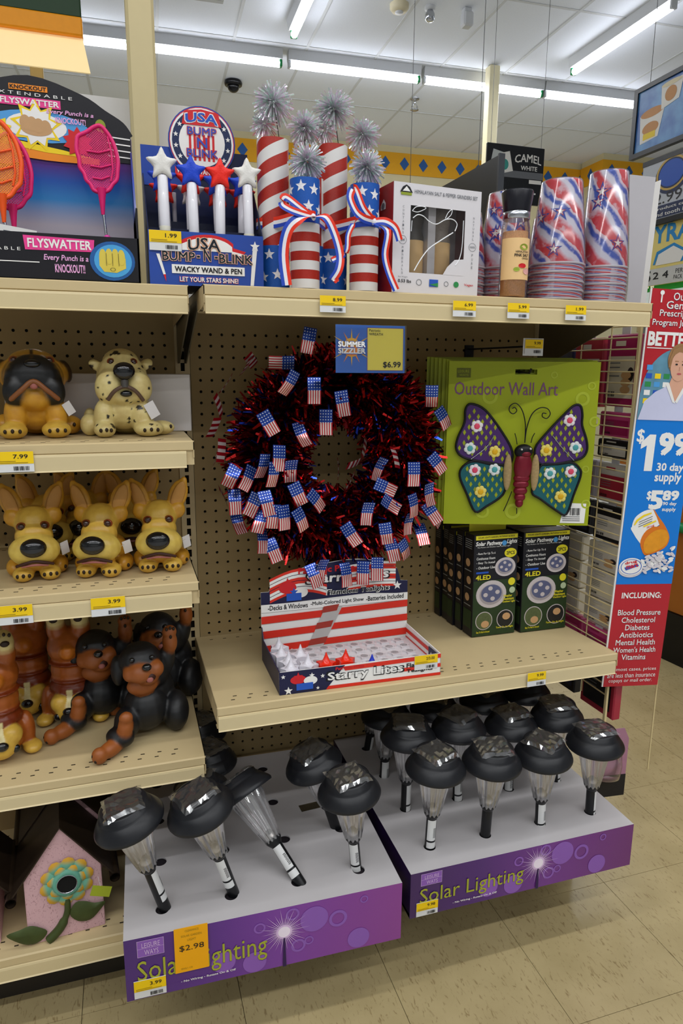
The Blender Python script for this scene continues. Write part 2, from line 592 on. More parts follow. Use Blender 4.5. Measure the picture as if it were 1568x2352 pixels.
# ceiling extras
MK = mat('black_gloss', '0d0e11', .15, var=.1)
t = thing('security_camera', 'small black dome security camera on the ceiling', 'camera', (1.02, 5.5, CEIL))
B().lathe([(.075, 0), (.085, -.02), (.08, -.04), (.07, -.045)], MK, 20).obj('mount', t)
B().ball((0, 0, -.05), (.055, .055, .05), MK).obj('dome', t)
t = thing('fire_sprinkler', 'small ceiling fire sprinkler near the middle of the ceiling', 'sprinkler', (2.8, 5.35, CEIL))
MS = mat('chrome', 'b9bcc2', .2, 1, var=.03)
B().lathe([(.045, 0), (.045, -.008), (.012, -.012), (.012, -.05)], MS, 14).obj('escutcheon', t)
B().tube([(.012, 0, -.05), (.03, 0, -.075), (.012, 0, -.1)], .006, MS, 6).tube([(-.012, 0, -.05), (-.03, 0, -.075), (-.012, 0, -.1)], .006, MS, 6).obj('frame', t)
B().lathe([(.0, -.1), (.04, -.1), (.04, -.106), (0, -.108)], MS, 14).obj('deflector', t)
for x, y, lb in ((1.97, 3.72, 'round cream smoke detector at the top of the picture'),):
    t = thing('smoke_detector', lb, 'detector', (x, y, CEIL))
    B().lathe([(.07, 0), (.07, -.03), (.055, -.05), (0, -.052)], mat('detector_cream', 'd9cfae', .5), 22).obj('housing', t)
    B().lathe([(.03, -.05), (.03, -.06), (0, -.062)], MF, 16).obj('sensor', t)
t = thing('spotlight', 'small chrome ceiling spotlight beside the smoke detector', 'light', (2.2, 3.68, CEIL))
B().lathe([(.04, 0), (.04, -.02), (.015, -.025)], MF, 16).obj('base', t)
B().lathe([(.02, -.02), (.035, -.05), (.035, -.09), (.02, -.1), (0, -.1)], MS, 16).obj('head', t)
t = thing('wall_speaker', 'white ceiling mounted sensor right of the chrome spotlight', 'sensor', (2.47, 3.62, CEIL))
B().box(-.03, .03, -.03, .03, -.03, 0, MF, bev=.005).obj('base', t)
B().box(-.04, .04, -.05, .03, -.13, -.03, MF, bev=.012).obj('head', t)
t = thing('air_vent', 'square grey air vent at the top left of the ceiling', 'vent', (.42, 3.80, CEIL), (0, 0, RZ))
MV = mat('vent_grey', 'a9aba8', .5)
for s in ((-.3, .3, -.3, -.25), (-.3, .3, .25, .3), (-.3, -.25, -.25, .25), (.25, .3, -.25, .25)):
    B().box(s[0], s[1], s[2], s[3], -.022, -.004, MV, bev=.004).obj('frame', t)
B().box(-.25, .25, -.25, .25, -.006, -.004, mat('vent_dark', '4b4d4c', .8)).obj('duct', t)
for k in range(8):
    B().box(-.25, .25, -.24+.062*k, -.215+.062*k, -.018, -.007, MV, M.Translation((0, 0, 0))).obj('louver', t)

# ================================================================ BACKGROUND SIGNS
MBK = mat('sign_black', '15171c', .35, var=.05)
MWH = mat('print_white', 'eceae6', .5, var=.02)
MPB = mat('print_black', '14141a', .5, var=.02)
WIRE = mat('hanger_wire', '55575a', .4, .6)
# green and yellow hanging sign with its lit valance (top left)
t = thing('hanging_sign', 'green hanging sign with orange band and lit cream valance at top left', 'sign', (-.42, 1.0, 2.16))
GS = M.Rotation(R(0), 4, 'Z')
B().box(-.45, .228, -.02, .02, .17, .62, mat('sign_green', '1c3a1d', .5), bev=.004).obj('panel', t)
B().box(-.45, .2295, -.024, .024, .118, .172, mat('sign_orange', 'f09a12', .5), bev=.004).obj('band', t)
B().add([(-.45, -.005, .118), (.228, -.005, .118), (.246, -.06, 0), (-.45, -.06, 0), (-.45, .005, .118), (.228, .005, .118), (.246, -.052, 0), (-.45, -.052, 0)],
        [(0, 1, 2, 3), (4, 7, 6, 5), (0, 4, 5, 1), (3, 2, 6, 7), (1, 5, 6, 2), (0, 3, 7, 4)], mat('lit_acrylic', 'ffe2a8', .5, var=.03, emit=.75)).obj('valance', t)
B().box(.06, .1, .03, .05, -.2, .2, MP, bev=.003).obj('hanger_post', t)
# blue promotion sign in a dark frame
def wire_(x, y, z0, z1, parent): B().tube([(x, y, z0), (x, y, z1)], .0016, WIRE, 6).obj('hanging_wire', parent)
t = thing('promotion_sign', 'blue promotion sign in a dark frame hanging at upper right', 'sign', (2.6, 1.83, 2.38))
L_ = 1.25
B().box(0, .03, -L_, 0, 0, .024, MBK).box(0, .03, -L_, 0, .326, .35, MBK).box(0, .03, -.03, 0, .024, .326, MBK).box(0, .03, -L_, -L_+.03, .024, .326, MBK).obj('frame', t)
SIDE = M(((0, 0, -1, 0), (-1, 0, 0, 0), (0, 1, 0, 0), (0, 0, 0, 1)))   # plane seen from -x: x right = -y
def bluebld(nt, N, L):
    t_ = N('TexCoord'); n = N('TexNoise'); n.inputs['Scale'].default_value = 7; n.inputs['Detail'].default_value = 4
    L(t_.outputs['Object'], n.inputs['Vector'])
    r = N('ValToRGB'); r.color_ramp.elements[0].position = .35; r.color_ramp.elements[1].position = .72; L(n.outputs[0], r.inputs[0])
    return mixc(N, L, r.outputs[0], '1557ad', '6aa9dc')
MBS = nodemat('promo_blue', bluebld, .35)
B().box(.008, .022, -L_+.02, -.02, .02, .33, MBS).obj('poster', t)
p = P(t, M.Translation((.0075, 0, 0)) @ SIDE)
MTN = mat('print_tan', 'c98d4d', .5); MYL = mat('print_yellow', 'f2d21c', .5, var=.02); MGD = mat('print_gold', 'c4a24a', .4)
p.poly('cup_print', MWH, [(.07, .06), (.2, .07), (.235, .21), (.055, .2)], 1)
p.disc('food_print', MTN, .145, .2, .085, .022, 2); p.disc('food_print', MTN, .14, .125, .06, .03, 2)
p.rect('label_print', MYL, .09, .075, .09, .03, 3)
p.poly('cup_print', MWH, [(.21, .19), (.33, .21), (.35, .31), (.2, .3)], 2); p.disc('food_print', mat('print_cream', 'e8dcb8', .5), .27, .3, .07, .012, 4)
p.disc('food_print', MTN, .27, .25, .04, .035, 4)
p.text(mat('print_navy', '1c2a52', .5), '$.99', .38, .2, .2, .06, 3, .02); p.text(MYL, 'HOT', .37, .12, .2, .05, 3, .02); p.text(MYL, 'BREW', .38, .05, .24, .05, 3, .02)
p.done()
wire_(.015, -.1, .35, CEIL-2.38, t); wire_(.015, -1.1, .35, CEIL-2.38, t)
# tobacco price signs below it
t = thing('price_sign', 'grey price sign with dark round tin picture, below the blue promotion sign', 'sign', (2.62, 1.73, 2.02))
B().box(0, .02, -1.2, .0, 0, .3, mat('sign_grey', 'b9bec8', .4, var=.02)).obj('panel', t)
B().box(-.003, .023, -1.2, .003, .3, .325, MBK).obj('top_rail', t); B().box(-.003, .023, -1.2, .003, -.015, .012, MBK).obj('bottom_rail', t)
p = P(t, M.Translation((-.0005, 0, 0)) @ SIDE)
MNV = mat('print_navy', '1c2a52', .5)
p.disc('tin_print', MNV, .22, .215, .12, .09, 1); p.ring('tin_print', MGD, .215, .225, .095, .108, 2, 28, .76); p.disc('tin_print', mat('print_blue', '2455b8', .5, var=.03), .215, .225, .088, .064, 3)
p.disc('tin_print', MNV, .46, .25, .1, .07, 1)
p.text(MPB, '2.99', .11, .085, .19, .055, 2)
p.rect('warning_print', MNV, .1, .016, .4, .062, 2); p.text(MWH, 'product can cause', .115, .05, .36, .018, 4, .01); p.text(MWH, 'and tooth loss.', .115, .024, .28, .018, 4, .01)
p.done()
t = thing('tobacco_sign', 'yellow PYRAMID price sign under the grey price sign', 'sign', (2.64, 1.70, 1.70))
B().box(0, .02, -1.2, .06, 0, .31, mat('sign_yellow', 'e6d37c', .5, var=.03), bev=.002).obj('panel', t)
p = P(t, M.Translation((-.0005, 0, 0)) @ SIDE)
MCY = mat('print_cyan', '1d86c8', .5, var=.02)
p.text(MCY, 'PYRAMID', .02, .215, .56, .085, 1, .03); p.rect('price_print', mat('print_grey', 'c9c9c6', .5), -.06, 0, 1.2, .085, 1)
p.poly('pack_print', MCY, [(.09, .105), (.11, .17), (.23, .2), (.33, .15), (.3, .1), (.285, .1), (.31, .145), (.228, .185), (.125, .155), (.105, .105)], 2)
p.poly('pack_print', MWH, [(.11, .1), (.125, .155), (.228, .185), (.31, .145), (.285, .1)], 3)
p.text(MPB, '5', .03, .02, .05, .055, 3, .03); p.text(MPB, '2', .1, .03, .04, .035, 3, .02); p.text(MPB, '4', .17, .03, .04, .035, 3, .02); p.text(MPB, 'PER', .26, .045, .05, .022, 3); p.text(MPB, 'PACK', .25, .015, .06, .022, 3)
p.text(MPB, 'PLUS', .33, .045, .06, .022, 3); p.text(MPB, 'TAX', .34, .015, .045, .022, 3)
p.done()
B().tube([(.01, -.4, .31), (.01, -.4, .305)], .003, WIRE).obj('clip', t)
t = thing('lightbox_sign', 'green backlit fascia sign with white letters CTS at far right', 'sign', (2.66, 1.78, 1.64))
B().box(0, .12, -1.3, -.07, .15, .27, mat('fascia_white', 'e4efe9', .5, emit=.6)).obj('top_fascia', t)
B().box(0, .12, -1.3, -.07, .03, .15, mat('lit_green', '1f8f2e', .4, emit=.35)).obj('lit_panel', t)
B().box(0, .12, -1.3, -.07, -.1, .03, mat('fascia_lower', 'dfeae6', .5, emit=.35)).obj('lower_fascia', t)
p = P(t, M.Translation((-.001, 0, 0)) @ SIDE)
p.text(mat('letter_lit', 'fff6dc', .5, emit=.9), 'CTS/', .085, .052, .10, .08, 2, .03, .2); p.done()
# cigarette fixture header and hanging sign
t = thing('fixture_header', 'dark wedge side of an overhead display header behind the grinder box', 'display', (1.465, 1.24, 1.75))
B().box(0, .02, 0, 1.15, 0, .40, MBK, M(((1, 0, 0, 0), (0, 1, 0, 0), (0, 0, 1, 0), (0, 0, 0, 1)))).obj('side_panel', t)
wire_(.01, .2, .4, CEIL-1.75, t); wire_(.01, 1.0, .4, CEIL-1.75, t)
B().box(-.004, .024, -.012, 0, 0, .405, mat('edge_trim', '3a3d44', .4)).obj('edge_trim', t)
t = thing('cigarette_sign', 'black hanging sign reading CAMEL WHITE behind the wedge header', 'sign', (2.36, 3.0, 2.40))
B().box(0, .455, 0, .02, 0, .38, MBK, bev=.003).obj('panel', t)
p = P(t, M.Translation((0, -.0005, 0)) @ FRONT)
p.text(MWH, 'CAMEL', .22, .265, .21, .05, 1, .02, 0, 0, .015); p.text(MWH, 'WHITE', .27, .225, .13, .028, 1, .02)
MGP = mat('print_midgrey', '6c6f75', .5)
p.rect('print_band', MGP, .09, .17, .36, .045, 1); p.rect('print_band', MWH, .34, .14, .1, .025, 1)
p.rect('pack_print', mat('print_palegrey', 'c5cbcb', .5), .03, .26, .09, .085, 1, -.2); p.rect('pack_print', MWH, .12, .19, .09, .13, 2, .25); p.disc('pack_print', mat('print_teal', '3c9a92', .5), .14, .25, .03, .035, 3)
p.text(MWH, 'SPECIAL PRICE', -.09+.1, .055, .3, .035, 1, .02); p.rect('print_band', MWH, .33, .07, .07, .01, 1)
p.done()
wire_(.03, .01, .38, CEIL-2.4, t); wire_(.43, .01, .38, CEIL-2.4, t)
# white boards standing at the back of the top shelf
MWB = mat('white_board', 'd9d6d2', .6, var=.02)
tag(B().box(-.235, .056, 0, .004, 1.0, 1.838, MWB).obj('backing_board', None, (0, .16, 0)), 'white cardboard sheet standing upright behind the square pole', 'board')
tag(B().add([(0, 0, 0), (.0, 0, .275), (.012, -.003, .28), (.012, -.003, 0)], [(0, 1, 2, 3)], MWB).box(-.1, 0, 0,   .004, 0, .285, mat('frosted_plastic', 'b9b6ba', .25, var=.02, coat=.3)).obj('plastic_divider', None, (1.022, -.24, 1.3875), (0, R(2), R(-7))), 'upright grey plastic divider at the right end of the top shelf', 'divider')
# checkout counter far right
t = thing('checkout_counter', 'orange wood checkout counter with green bumper and black base at right edge', 'counter', (2.085, .75, 0), (0, 0, R(6)))
MWD = mat('orange_wood', 'a8631f', .45, var=.12, scale=12)
B().box(0, .9, -1.4, .3, .22, .95, MWD, bev=.004).obj('body', t)
B().box(-.01, .9, -1.4, .3, .0, .22, MK).obj('kick_base', t)
B().tube([(-.012, -1.4, .6), (-.012, .3, .6)], .022, MGR, 8).obj('bumper_rail', t)
B().box(-.02, .92, -1.42, .32, .95, .99, mat('counter_top', 'cdbfa0', .35), bev=.006).obj('worktop', t)
# ================================================================ SHELVING
MA = mat('almond_steel', 'c9b488', .45, var=.035, scale=25)
MA2 = mat('almond_strip', 'd1bf94', .38, var=.025, scale=25)
MPG = mat('pegboard', 'a99164', .7, var=.06, scale=14)
MSH = mat('dark_core', '14110c', .9)
MSL = mat('slot_dark', '3b3120', .8)
IN = .0254
Z0 = 1.3205
def pegboard(parent, x_first, ncol, nrow, z_top, xa, xb, zb):
    """punched hardboard: real holes one inch apart over a dark core"""
    b = B()
    h = IN/2; r = .0034; th = .004
    vs = []; fs = []
    def cell(cx, cz):
        n = len(vs)
        o = [(h, 0), (h, h), (0, h), (-h, h), (-h, 0), (-h, -h), (0, -h), (h, -h)]
        for x, z in o: vs.append((cx+x, 0, cz+z))
        for k in range(8): vs.append((cx+r*cos(k*pi/4), 0, cz+r*sin(k*pi/4)))
        for k in range(8): vs.append((cx+r*cos(k*pi/4), th, cz+r*sin(k*pi/4)))
        for k in range(8):
            q = (k+1) % 8
            fs.append((n+k, n+8+k, n+8+q, n+q)); fs.append((n+8+k, n+16+k, n+16+q, n+8+q))
    for i in range(ncol):
        for j in range(nrow):
            cell(x_first+IN*i, z_top-IN*j)
    b.add(vs, fs, MPG)
    xl, xr = x_first-h, x_first+IN*(ncol-1)+h
    zt, zl = z_top+h, z_top-IN*(nrow-1)-h
    for q in ((xa, xl, zb, zt+.04), (xr, xb, zb, zt+.04), (xl, xr, zt, zt+.04), (xl, xr, zb, zl)):
        b.quad((q[0], 0, q[2]), (q[1], 0, q[2]), (q[1], 0, q[3]), (q[0], 0, q[3]), MPG)
    b.obj('pegboard_panel', parent)
    B().box(xa, xb, .005, .012, zb, zt+.04, MSH).obj('panel_core', parent)
def upright(parent, x, z0, z1):
    b = B(); w_, sw = .016, .0045
    y = -.006
    b.box(x-w_, x-sw, y, .012, z0, z1, MA); b.box(x+sw, x+w_, y, .012, z0, z1, MA)
    z = Z0-.5*IN+.004
    while z > z0+.02:
        b.box(x-sw, x+sw, y, y+.003, z-.0038, z+.0038, MA); z -= IN
    b.box(x-sw, x+sw, .004, .012, z0, z1, MSH)
    b.obj('upright', parent)
def shelf(parent, x0, x1, depth, z, chan=(0, 0), face=.047, tilt=0.0, slots=True, name='shelf', yb=-.008):
    """pressed steel shelf: deck, rolled front, end gussets, price strip, slot rows"""
    root = addobj(name, None, parent, (0, yb, z), (tilt, 0, 0))
    d = depth+yb
    T = M(((0, 0, 1, 0), (1, 0, 0, 0), (0, 1, 0, 0), (0, 0, 0, 1)))
    pr_ = [(0, -.0016), (0, 0), (-d+.003, 0), (-d, -.002), (-d, -.016), (-d+.004, -.018), (-d+.004, -face+.004), (-d+.02, -face+.004), (-d+.02, -face+.0055), (-d+.0055, -face+.0055), (-d+.0055, -.0165), (-d+.0015, -.0145), (-d+.0015, -.0035), (-d+.004, -.0016)]
    B().prism(pr_, x0, x1, MA, T).obj('deck', root)
    g = [(0, 0), (-d, 0), (-d, -.03), (-d+.02, -.034), (0, -.05)]
    for xa in (x0, x1-.0015):
        B().prism(g, xa, xa+.0015, MA, T).obj('end_gusset', root)
    for k in (.33, .66):
        B().box(x0+.01, x1-.01, -d*k-.012, -d*k+.012, -.018, -.0018, MA).obj('under_rib', root)
    if chan:
        a, b_ = x0+chan[0], x1-chan[1]
        B().prism([(-d+.003, -.017), (-d-.0015, -.0185), (-d-.0025, -.022), (-d-.0025, -face+.002), (-d-.0045, -face), (-d-.0015, -face-.001), (-d+.003, -face+.003)], a, b_, MA2, T).obj('price_channel', root)
    if slots:
        bb = B()
        n = int((x1-x0-.06)/.0318)
        for rw in range(2):
            for i in range(n):
                xx = x0+.035+.0318*i+(.006 if rw else 0)
                bb.box(xx-.0038, xx+.0038, -d+.028+.016*rw-.0016, -d+.028+.016*rw+.0016, -.0012, .0002, MSL)
                if rw == 0: bb.box(xx-.0038, xx+.0038, -.028, -.025, -.0012, .0002, MSL)
        tag(bb.obj('slot_row', root), kind='stuff')
    return root

gA = thing('gondola_shelving', 'left almond steel shelving bay with the dog figurines', 'shelving', (0, 0, 0))
gB = thing('gondola_shelving', 'right almond steel shelving bay with the wreath and butterfly card', 'shelving', (0, 0, 0))
pegboard(gA, -(1.5+22)*IN, 23, 42, Z0, -.62, -.0165, .16)
pegboard(gB, 1.5*IN, 34, 43, Z0, .0165, .898, .16)
upright(gA, -.001, .1, 1.384)
upright(gB, .9145, .1, 1.384)
B().box(-.64, -.017, -.002, .014, 1.374, 1.384, MA).obj('top_rail', gA); B().box(.017, .898, -.002, .014, 1.374, 1.384, MA).obj('top_rail', gB)
DA = .372; DB = .402
for z in (1.3845, 1.1205, .8595, .505):
    shelf(gA, -.62, -.017, DA if z > .6 else .378, z, (0, .014 if z < 1.3 else .002) if z > .6 else (0, .004), .047 if z > .6 else .043)
shelf(gB, .004, .911, DB+.008, 1.3835, (.002, .006))
shelf(gB, .004, .911, DB+.004, .6045, (.002, .006), tilt=-R(1.9))
# brackets under the top shelves, base decks and kick plates
for x in (-.012, .003, .908):
    B().prism([(0, 0), (-.3, 0), (-.3, -.018), (-.03, -.11), (0, -.11)], x, x+.0025, mat('bracket_steel', '6b6350', .4, .3), M(((0, 0, 1, 0), (1, 0, 0, -.008), (0, 1, 0, 1.366), (0, 0, 0, 1)))).obj('shelf_bracket', gA if x < 0 else gB)
shelf(gA, -.64, -.002, .40, .169, (0, .001), .047, name='base_deck', yb=0)
shelf(gB, .0, .914, .40, .169, (.001, .001), .047, slots=False, name='base_deck', yb=0)
MKP = mat('kick_plate', '2b2620', .6)
B().box(-.64, -.002, -.31, -.305, .0, .13, MKP).obj('kick_plate', gA)
B().box(.0, .914, -.31, -.305, .0, .13, MKP).box(.909, .914, -.305, 0, 0, .13, MKP).obj('kick_plate', gB)
# wire grid at the right end of the bay
MWR = mat('almond_wire', 'd6c391', .4, var=.04)
gr = thing('wire_grid', 'almond wire grid closing the right end of the shelving bay', 'wire grid', (.950, 0, 0))
for k in range(36):
    z = 1.345-k*IN*.98
    B().tube([(0, -.335, z), (0, -.012, z)], .0017, MWR, 6).obj('wire', gr)
for y in (-.238, -.13, -.02):
    B().tube([(.003, y, .44), (.003, y, 1.36)], .0018, MWR, 6).obj('wire', gr)
B().box(-.003, .003, -.340, -.331, .40, 1.365, MWR, bev=.001).obj('grid_post', gr)
B().box(-.003, .012, -.3305, -.325, 1.33, 1.36, MA2, bev=.001).obj('sign_clip', gr)
B().box(-.004, .02, -.004, .006, .40, 1.36, MWR).obj('rear_post', gr)

# price tags clipped to the strips
MTY = mat('tag_yellow', 'f0c80c', .45, var=.03); MTW = mat('tag_white', 'd9d9d8', .45, var=.02)
def price_tag(x, y, z, txt, label, w_=.05, h=.034, a=0.0, yz=0.0, tx=-R(3), group='yellow shelf price tags'):
    t = thing('price_tag', label, 'price tag', (x, y, z), (tx, 0, yz), group)
    T = FRONT if not a else FRONT @ M.Rotation(a, 4, 'Z')
    B().box(0, w_, -.0004, .0006, 0, h, MTW).obj('tag_card', t)
    p = P(t, M.Translation((0, -.0005, 0)) @ T)
    p.rect('yellow_print', MTY, 0, h*.4, w_, h*.6, 1)
    p.text(MPB, txt, w_*.5, h*.66, w_*.36, h*.2, 2, .012)
    for k in range(2): p.rect('fine_print', mat('tag_brown', '9c8217', .5), w_*.06, h*(.44+.08*k), w_*(.8-.3*k), h*.03, 2)
    p.barcode(MPB, w_*.5, h*.08, w_*.4, h*.2, 2, 11)
    p.done()
    return t
yA = -DA-.0045
# ================================================================ PRICE TAGS
for x, z, txt, lb in ((-.342, 1.076, '7.99', 'price tag at the left edge of the picture under the big-muzzled tan dog'),):
    price_tag(x, yA-.001, z, txt, lb, .062)
price_tag(-.364, yA-.001, .812, '3.99', 'price tag cut off by the left edge below the yellow dogs', .062)
price_tag(-.207, yA-.001, .812, '3.99', 'price tag 3.99 below the middle yellow dog', .058)
yB = -DB-.0145
for x, txt, lb in ((.202, '8.99', 'price tag 8.99 under the striped firecrackers'), (.457, '6.99', 'price tag 6.99 under the boxed grinder set'),
                   (.571, '5.99', 'price tag 5.99 under the single salt grinder'), (.699, '1.99', 'price tag with its first digit lost, under the patriotic cups')):
    price_tag(x, yB-.0015, 1.344, txt, lb, .047, .028)
price_tag(.672, yB+.002, .572, '9.99', 'price tag 9.99 on the middle shelf under the black light boxes', .046, .032)

# ================================================================ TOP SHELF
TS = 1.3865
MX = mat('carton_black', '14131a', .4, var=.05)
MBR = mat('carton_inside', 'a9a4ad', .35, var=.03)
MPK = mat('swatter_pink', 'e0246f', .35, var=.04)
MOR = mat('swatter_orange', 'f2591c', .35, var=.04)
def grad(name, stops, axis=2, rough=.4, src='Generated', coat=.2):
    def bld(nt, N, L):
        s = uvsep(N, L, src)
        r = N('ValToRGB')
        e = r.color_ramp.elements
        e[0].position = stops[0][0]; e[0].color = (*lin(stops[0][1]), 1)
        e[1].position = stops[-1][0]; e[1].color = (*lin(stops[-1][1]), 1)
        for q, c in stops[1:-1]:
            n = e.new(q); n.color = (*lin(c), 1)
        L(s[axis], r.inputs[0])
        return r.outputs[0]
    return nodemat(name, bld, rough, 0, .4, coat)
MFB = grad('display_back_print', [(0, 'b4b1bb'), (.42, 'b3aab6'), (.58, '2e7fc0'), (.70, '1c4fa6'), (.80, '4b1d78'), (1, '551c7c')], 1, .25, 'UV')
t = thing('flyswatter_display', 'open black counter display box with rounded header for flyswatters', 'display box', (-.30, -.345, TS))
B().box(-.40, .207, 0, .003, 0, .072, MX).obj('front_panel', t)
B().box(.204, .207, 0, .16, 0, .12, MX).add([(.204, .0, .072), (.207, .0, .072), (.207, .16, .25), (.204, .16, .25), (.204, .16, .1), (.207, .16, .1), (.204, 0, .05), (.207, 0, .05)], [(0, 1, 2, 3), (0, 3, 4, 6), (1, 7, 5, 2), (3, 2, 5, 4)], grad('side_print', [(0, 'b7b5c9'), (.6, '3a4fae'), (1, '2a1a60')], 1)).obj('side_panel', t)
B().box(-.40, .207, .16, .163, 0, .02, MX).quad((-.40, .16, 0), (.207, .16, 0), (.207, .16, .27), (-.40, .16, .27), MFB).box(-.40, .207, .1605, .163, 0, .27, MX).obj('back_panel', t)
B().box(-.40, .207, 0, .16, 0, .002, MX).obj('tray_floor', t)
hd = [(-.46, .27), (-.20, .27), (-.20, .30)] + catmull([(-.19, .31), (-.15, .33), (-.105, .355), (-.02, .378), (.065, .357), (.105, .335), (.135, .318), (.15, .298)], 4) + [(.146, .295), (.147, .25), (-.46, .25)]
B().prism(hd, -.001, .002, MX, M.Translation((.06, .16, -.022)) @ FRONT).obj('header_card', t)
p = P(t, M.Translation((.06, .1575, -.022)) @ FRONT)
MPKP = mat('print_pink', 'e8418f', .4, var=.02); MORP = mat('print_orange', 'f08c1e', .4, var=.02); MREDP = mat('print_red', 'cf2027', .45, var=.03); MBLP = mat('print_blue', '2455b8', .5, var=.03); MSKP = mat('print_skin', 'c49a6c', .5)
MLB = mat('print_ltblue', '4f9bd8', .45, var=.03)
p.poly('orange_swoosh', MORP, catmull([(-.21, .262), (-.1, .252), (0, .243), (.09, .243)], 4)+catmull([(.09, .252), (0, .262), (-.1, .272), (-.21, .279)], 4), 1)
p.poly('yellow_swoosh', MYL, [(-.12, .272), (.0, .256), (.085, .252), (.03, .262), (-.06, .274)], 2)
p.disc('blue_burst', MLB, -.01, .297, .085, .026, 1); p.disc('blue_burst', MWH, -.012, .297, .05, .022, 2)
p.star('flash', MYL, -.012, .298, .043, 3, .62, 9); p.star('flash', MWH, -.012, .298, .034, 4, .7, 9)
for k in range(4): p.disc('fist_print', MSKP, -.03+.011*k, .302-.002*k, .009, .012, 5)
p.disc('fist_print', MSKP, -.012, .293, .026, .012, 5)
p.star('flash', MYL, -.075, .286, .024, 5, .7, 10); p.star('flash', MREDP, .055, .277, .026, 5, .7, 10)
p.rect('name_band', MPKP, -.07, .328, .1, .014, 2); p.text(MWH, 'FLYSWATTER', -.067, .3305, .094, .009, 4, .03)
p.rect('name_band', MORP, -.052, .353, .062, .009, 2); p.text(MPB, 'KNOCKOUT', -.05, .3545, .058, .006, 4, .03)
p.text(MWH, 'E X T E N D A B L E', -.08, .345, .13, .005, 3)
p.text(mat('print_lilac', 'e7a9d8', .5), 'Every Punch is a', .006, .318, .078, .009, 6, .02, .2); p.text(mat('print_lilac', 'e7a9d8', .5), 'KNOCKOUT!', .02, .306, .05, .009, 6, .03)
for k in range(4): p.rect('ring_rope', MWH, .105, .291-.0105*k, .04, .0022, 2, -.05)
p.disc('swatter_picture', mat('print_olive', '8d9a2c', .5), .095, .308, .009, .011, 4); p.rect('swatter_picture', MPB, .0945, .26, .0012, .04, 4)
p.done()
p = P(t, M.Translation((0, -.0004, 0)) @ FRONT)
p.poly('name_band', MPKP, [(.030, .0455), (.134, .0465), (.136, .0655), (.028, .0675)], 1); p.text(MWH, 'FLYSWATTER', .0345, .0495, .096, .0135, 3, .03)
MLIL = mat('print_lilac', 'e7a9d8', .5)
p.text(MLIL, 'Every Punch is a', .057, .0285, .068, .011, 2, .02, .15); p.text(MLIL, 'KNOCKOUT!!', .073, .0125, .046, .0125, 2, .03)
p.disc('blue_glow', mat('print_glow', '1f5a9c', .5), .163, .034, .036, .031, 1, 28); p.disc('blue_glow', mat('print_glow2', '4aa0d8', .5), .164, .034, .030, .026, 2, 28)
MFY = mat('print_fist', 'd8c24e', .5)
for k in range(4):
    p.disc('fist_print', MFY, .148+.0098*k, .0415-.001*abs(k-1.5), .0058, .0125, 3+k % 2)
    if k: p.rect('fist_line', MPB, .1432+.0098*k, .026, .0006, .02, 6)
p.poly('fist_print', MFY, [(.142, .026), (.149, .0165), (.169, .0155), (.184, .023), (.184, .039), (.142, .039)], 3); p.ring('fist_line', MPB, .163, .0205, .0035, .0042, 6, 14, .7)
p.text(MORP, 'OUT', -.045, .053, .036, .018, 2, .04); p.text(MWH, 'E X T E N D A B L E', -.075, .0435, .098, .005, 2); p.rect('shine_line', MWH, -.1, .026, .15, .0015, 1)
p.done()
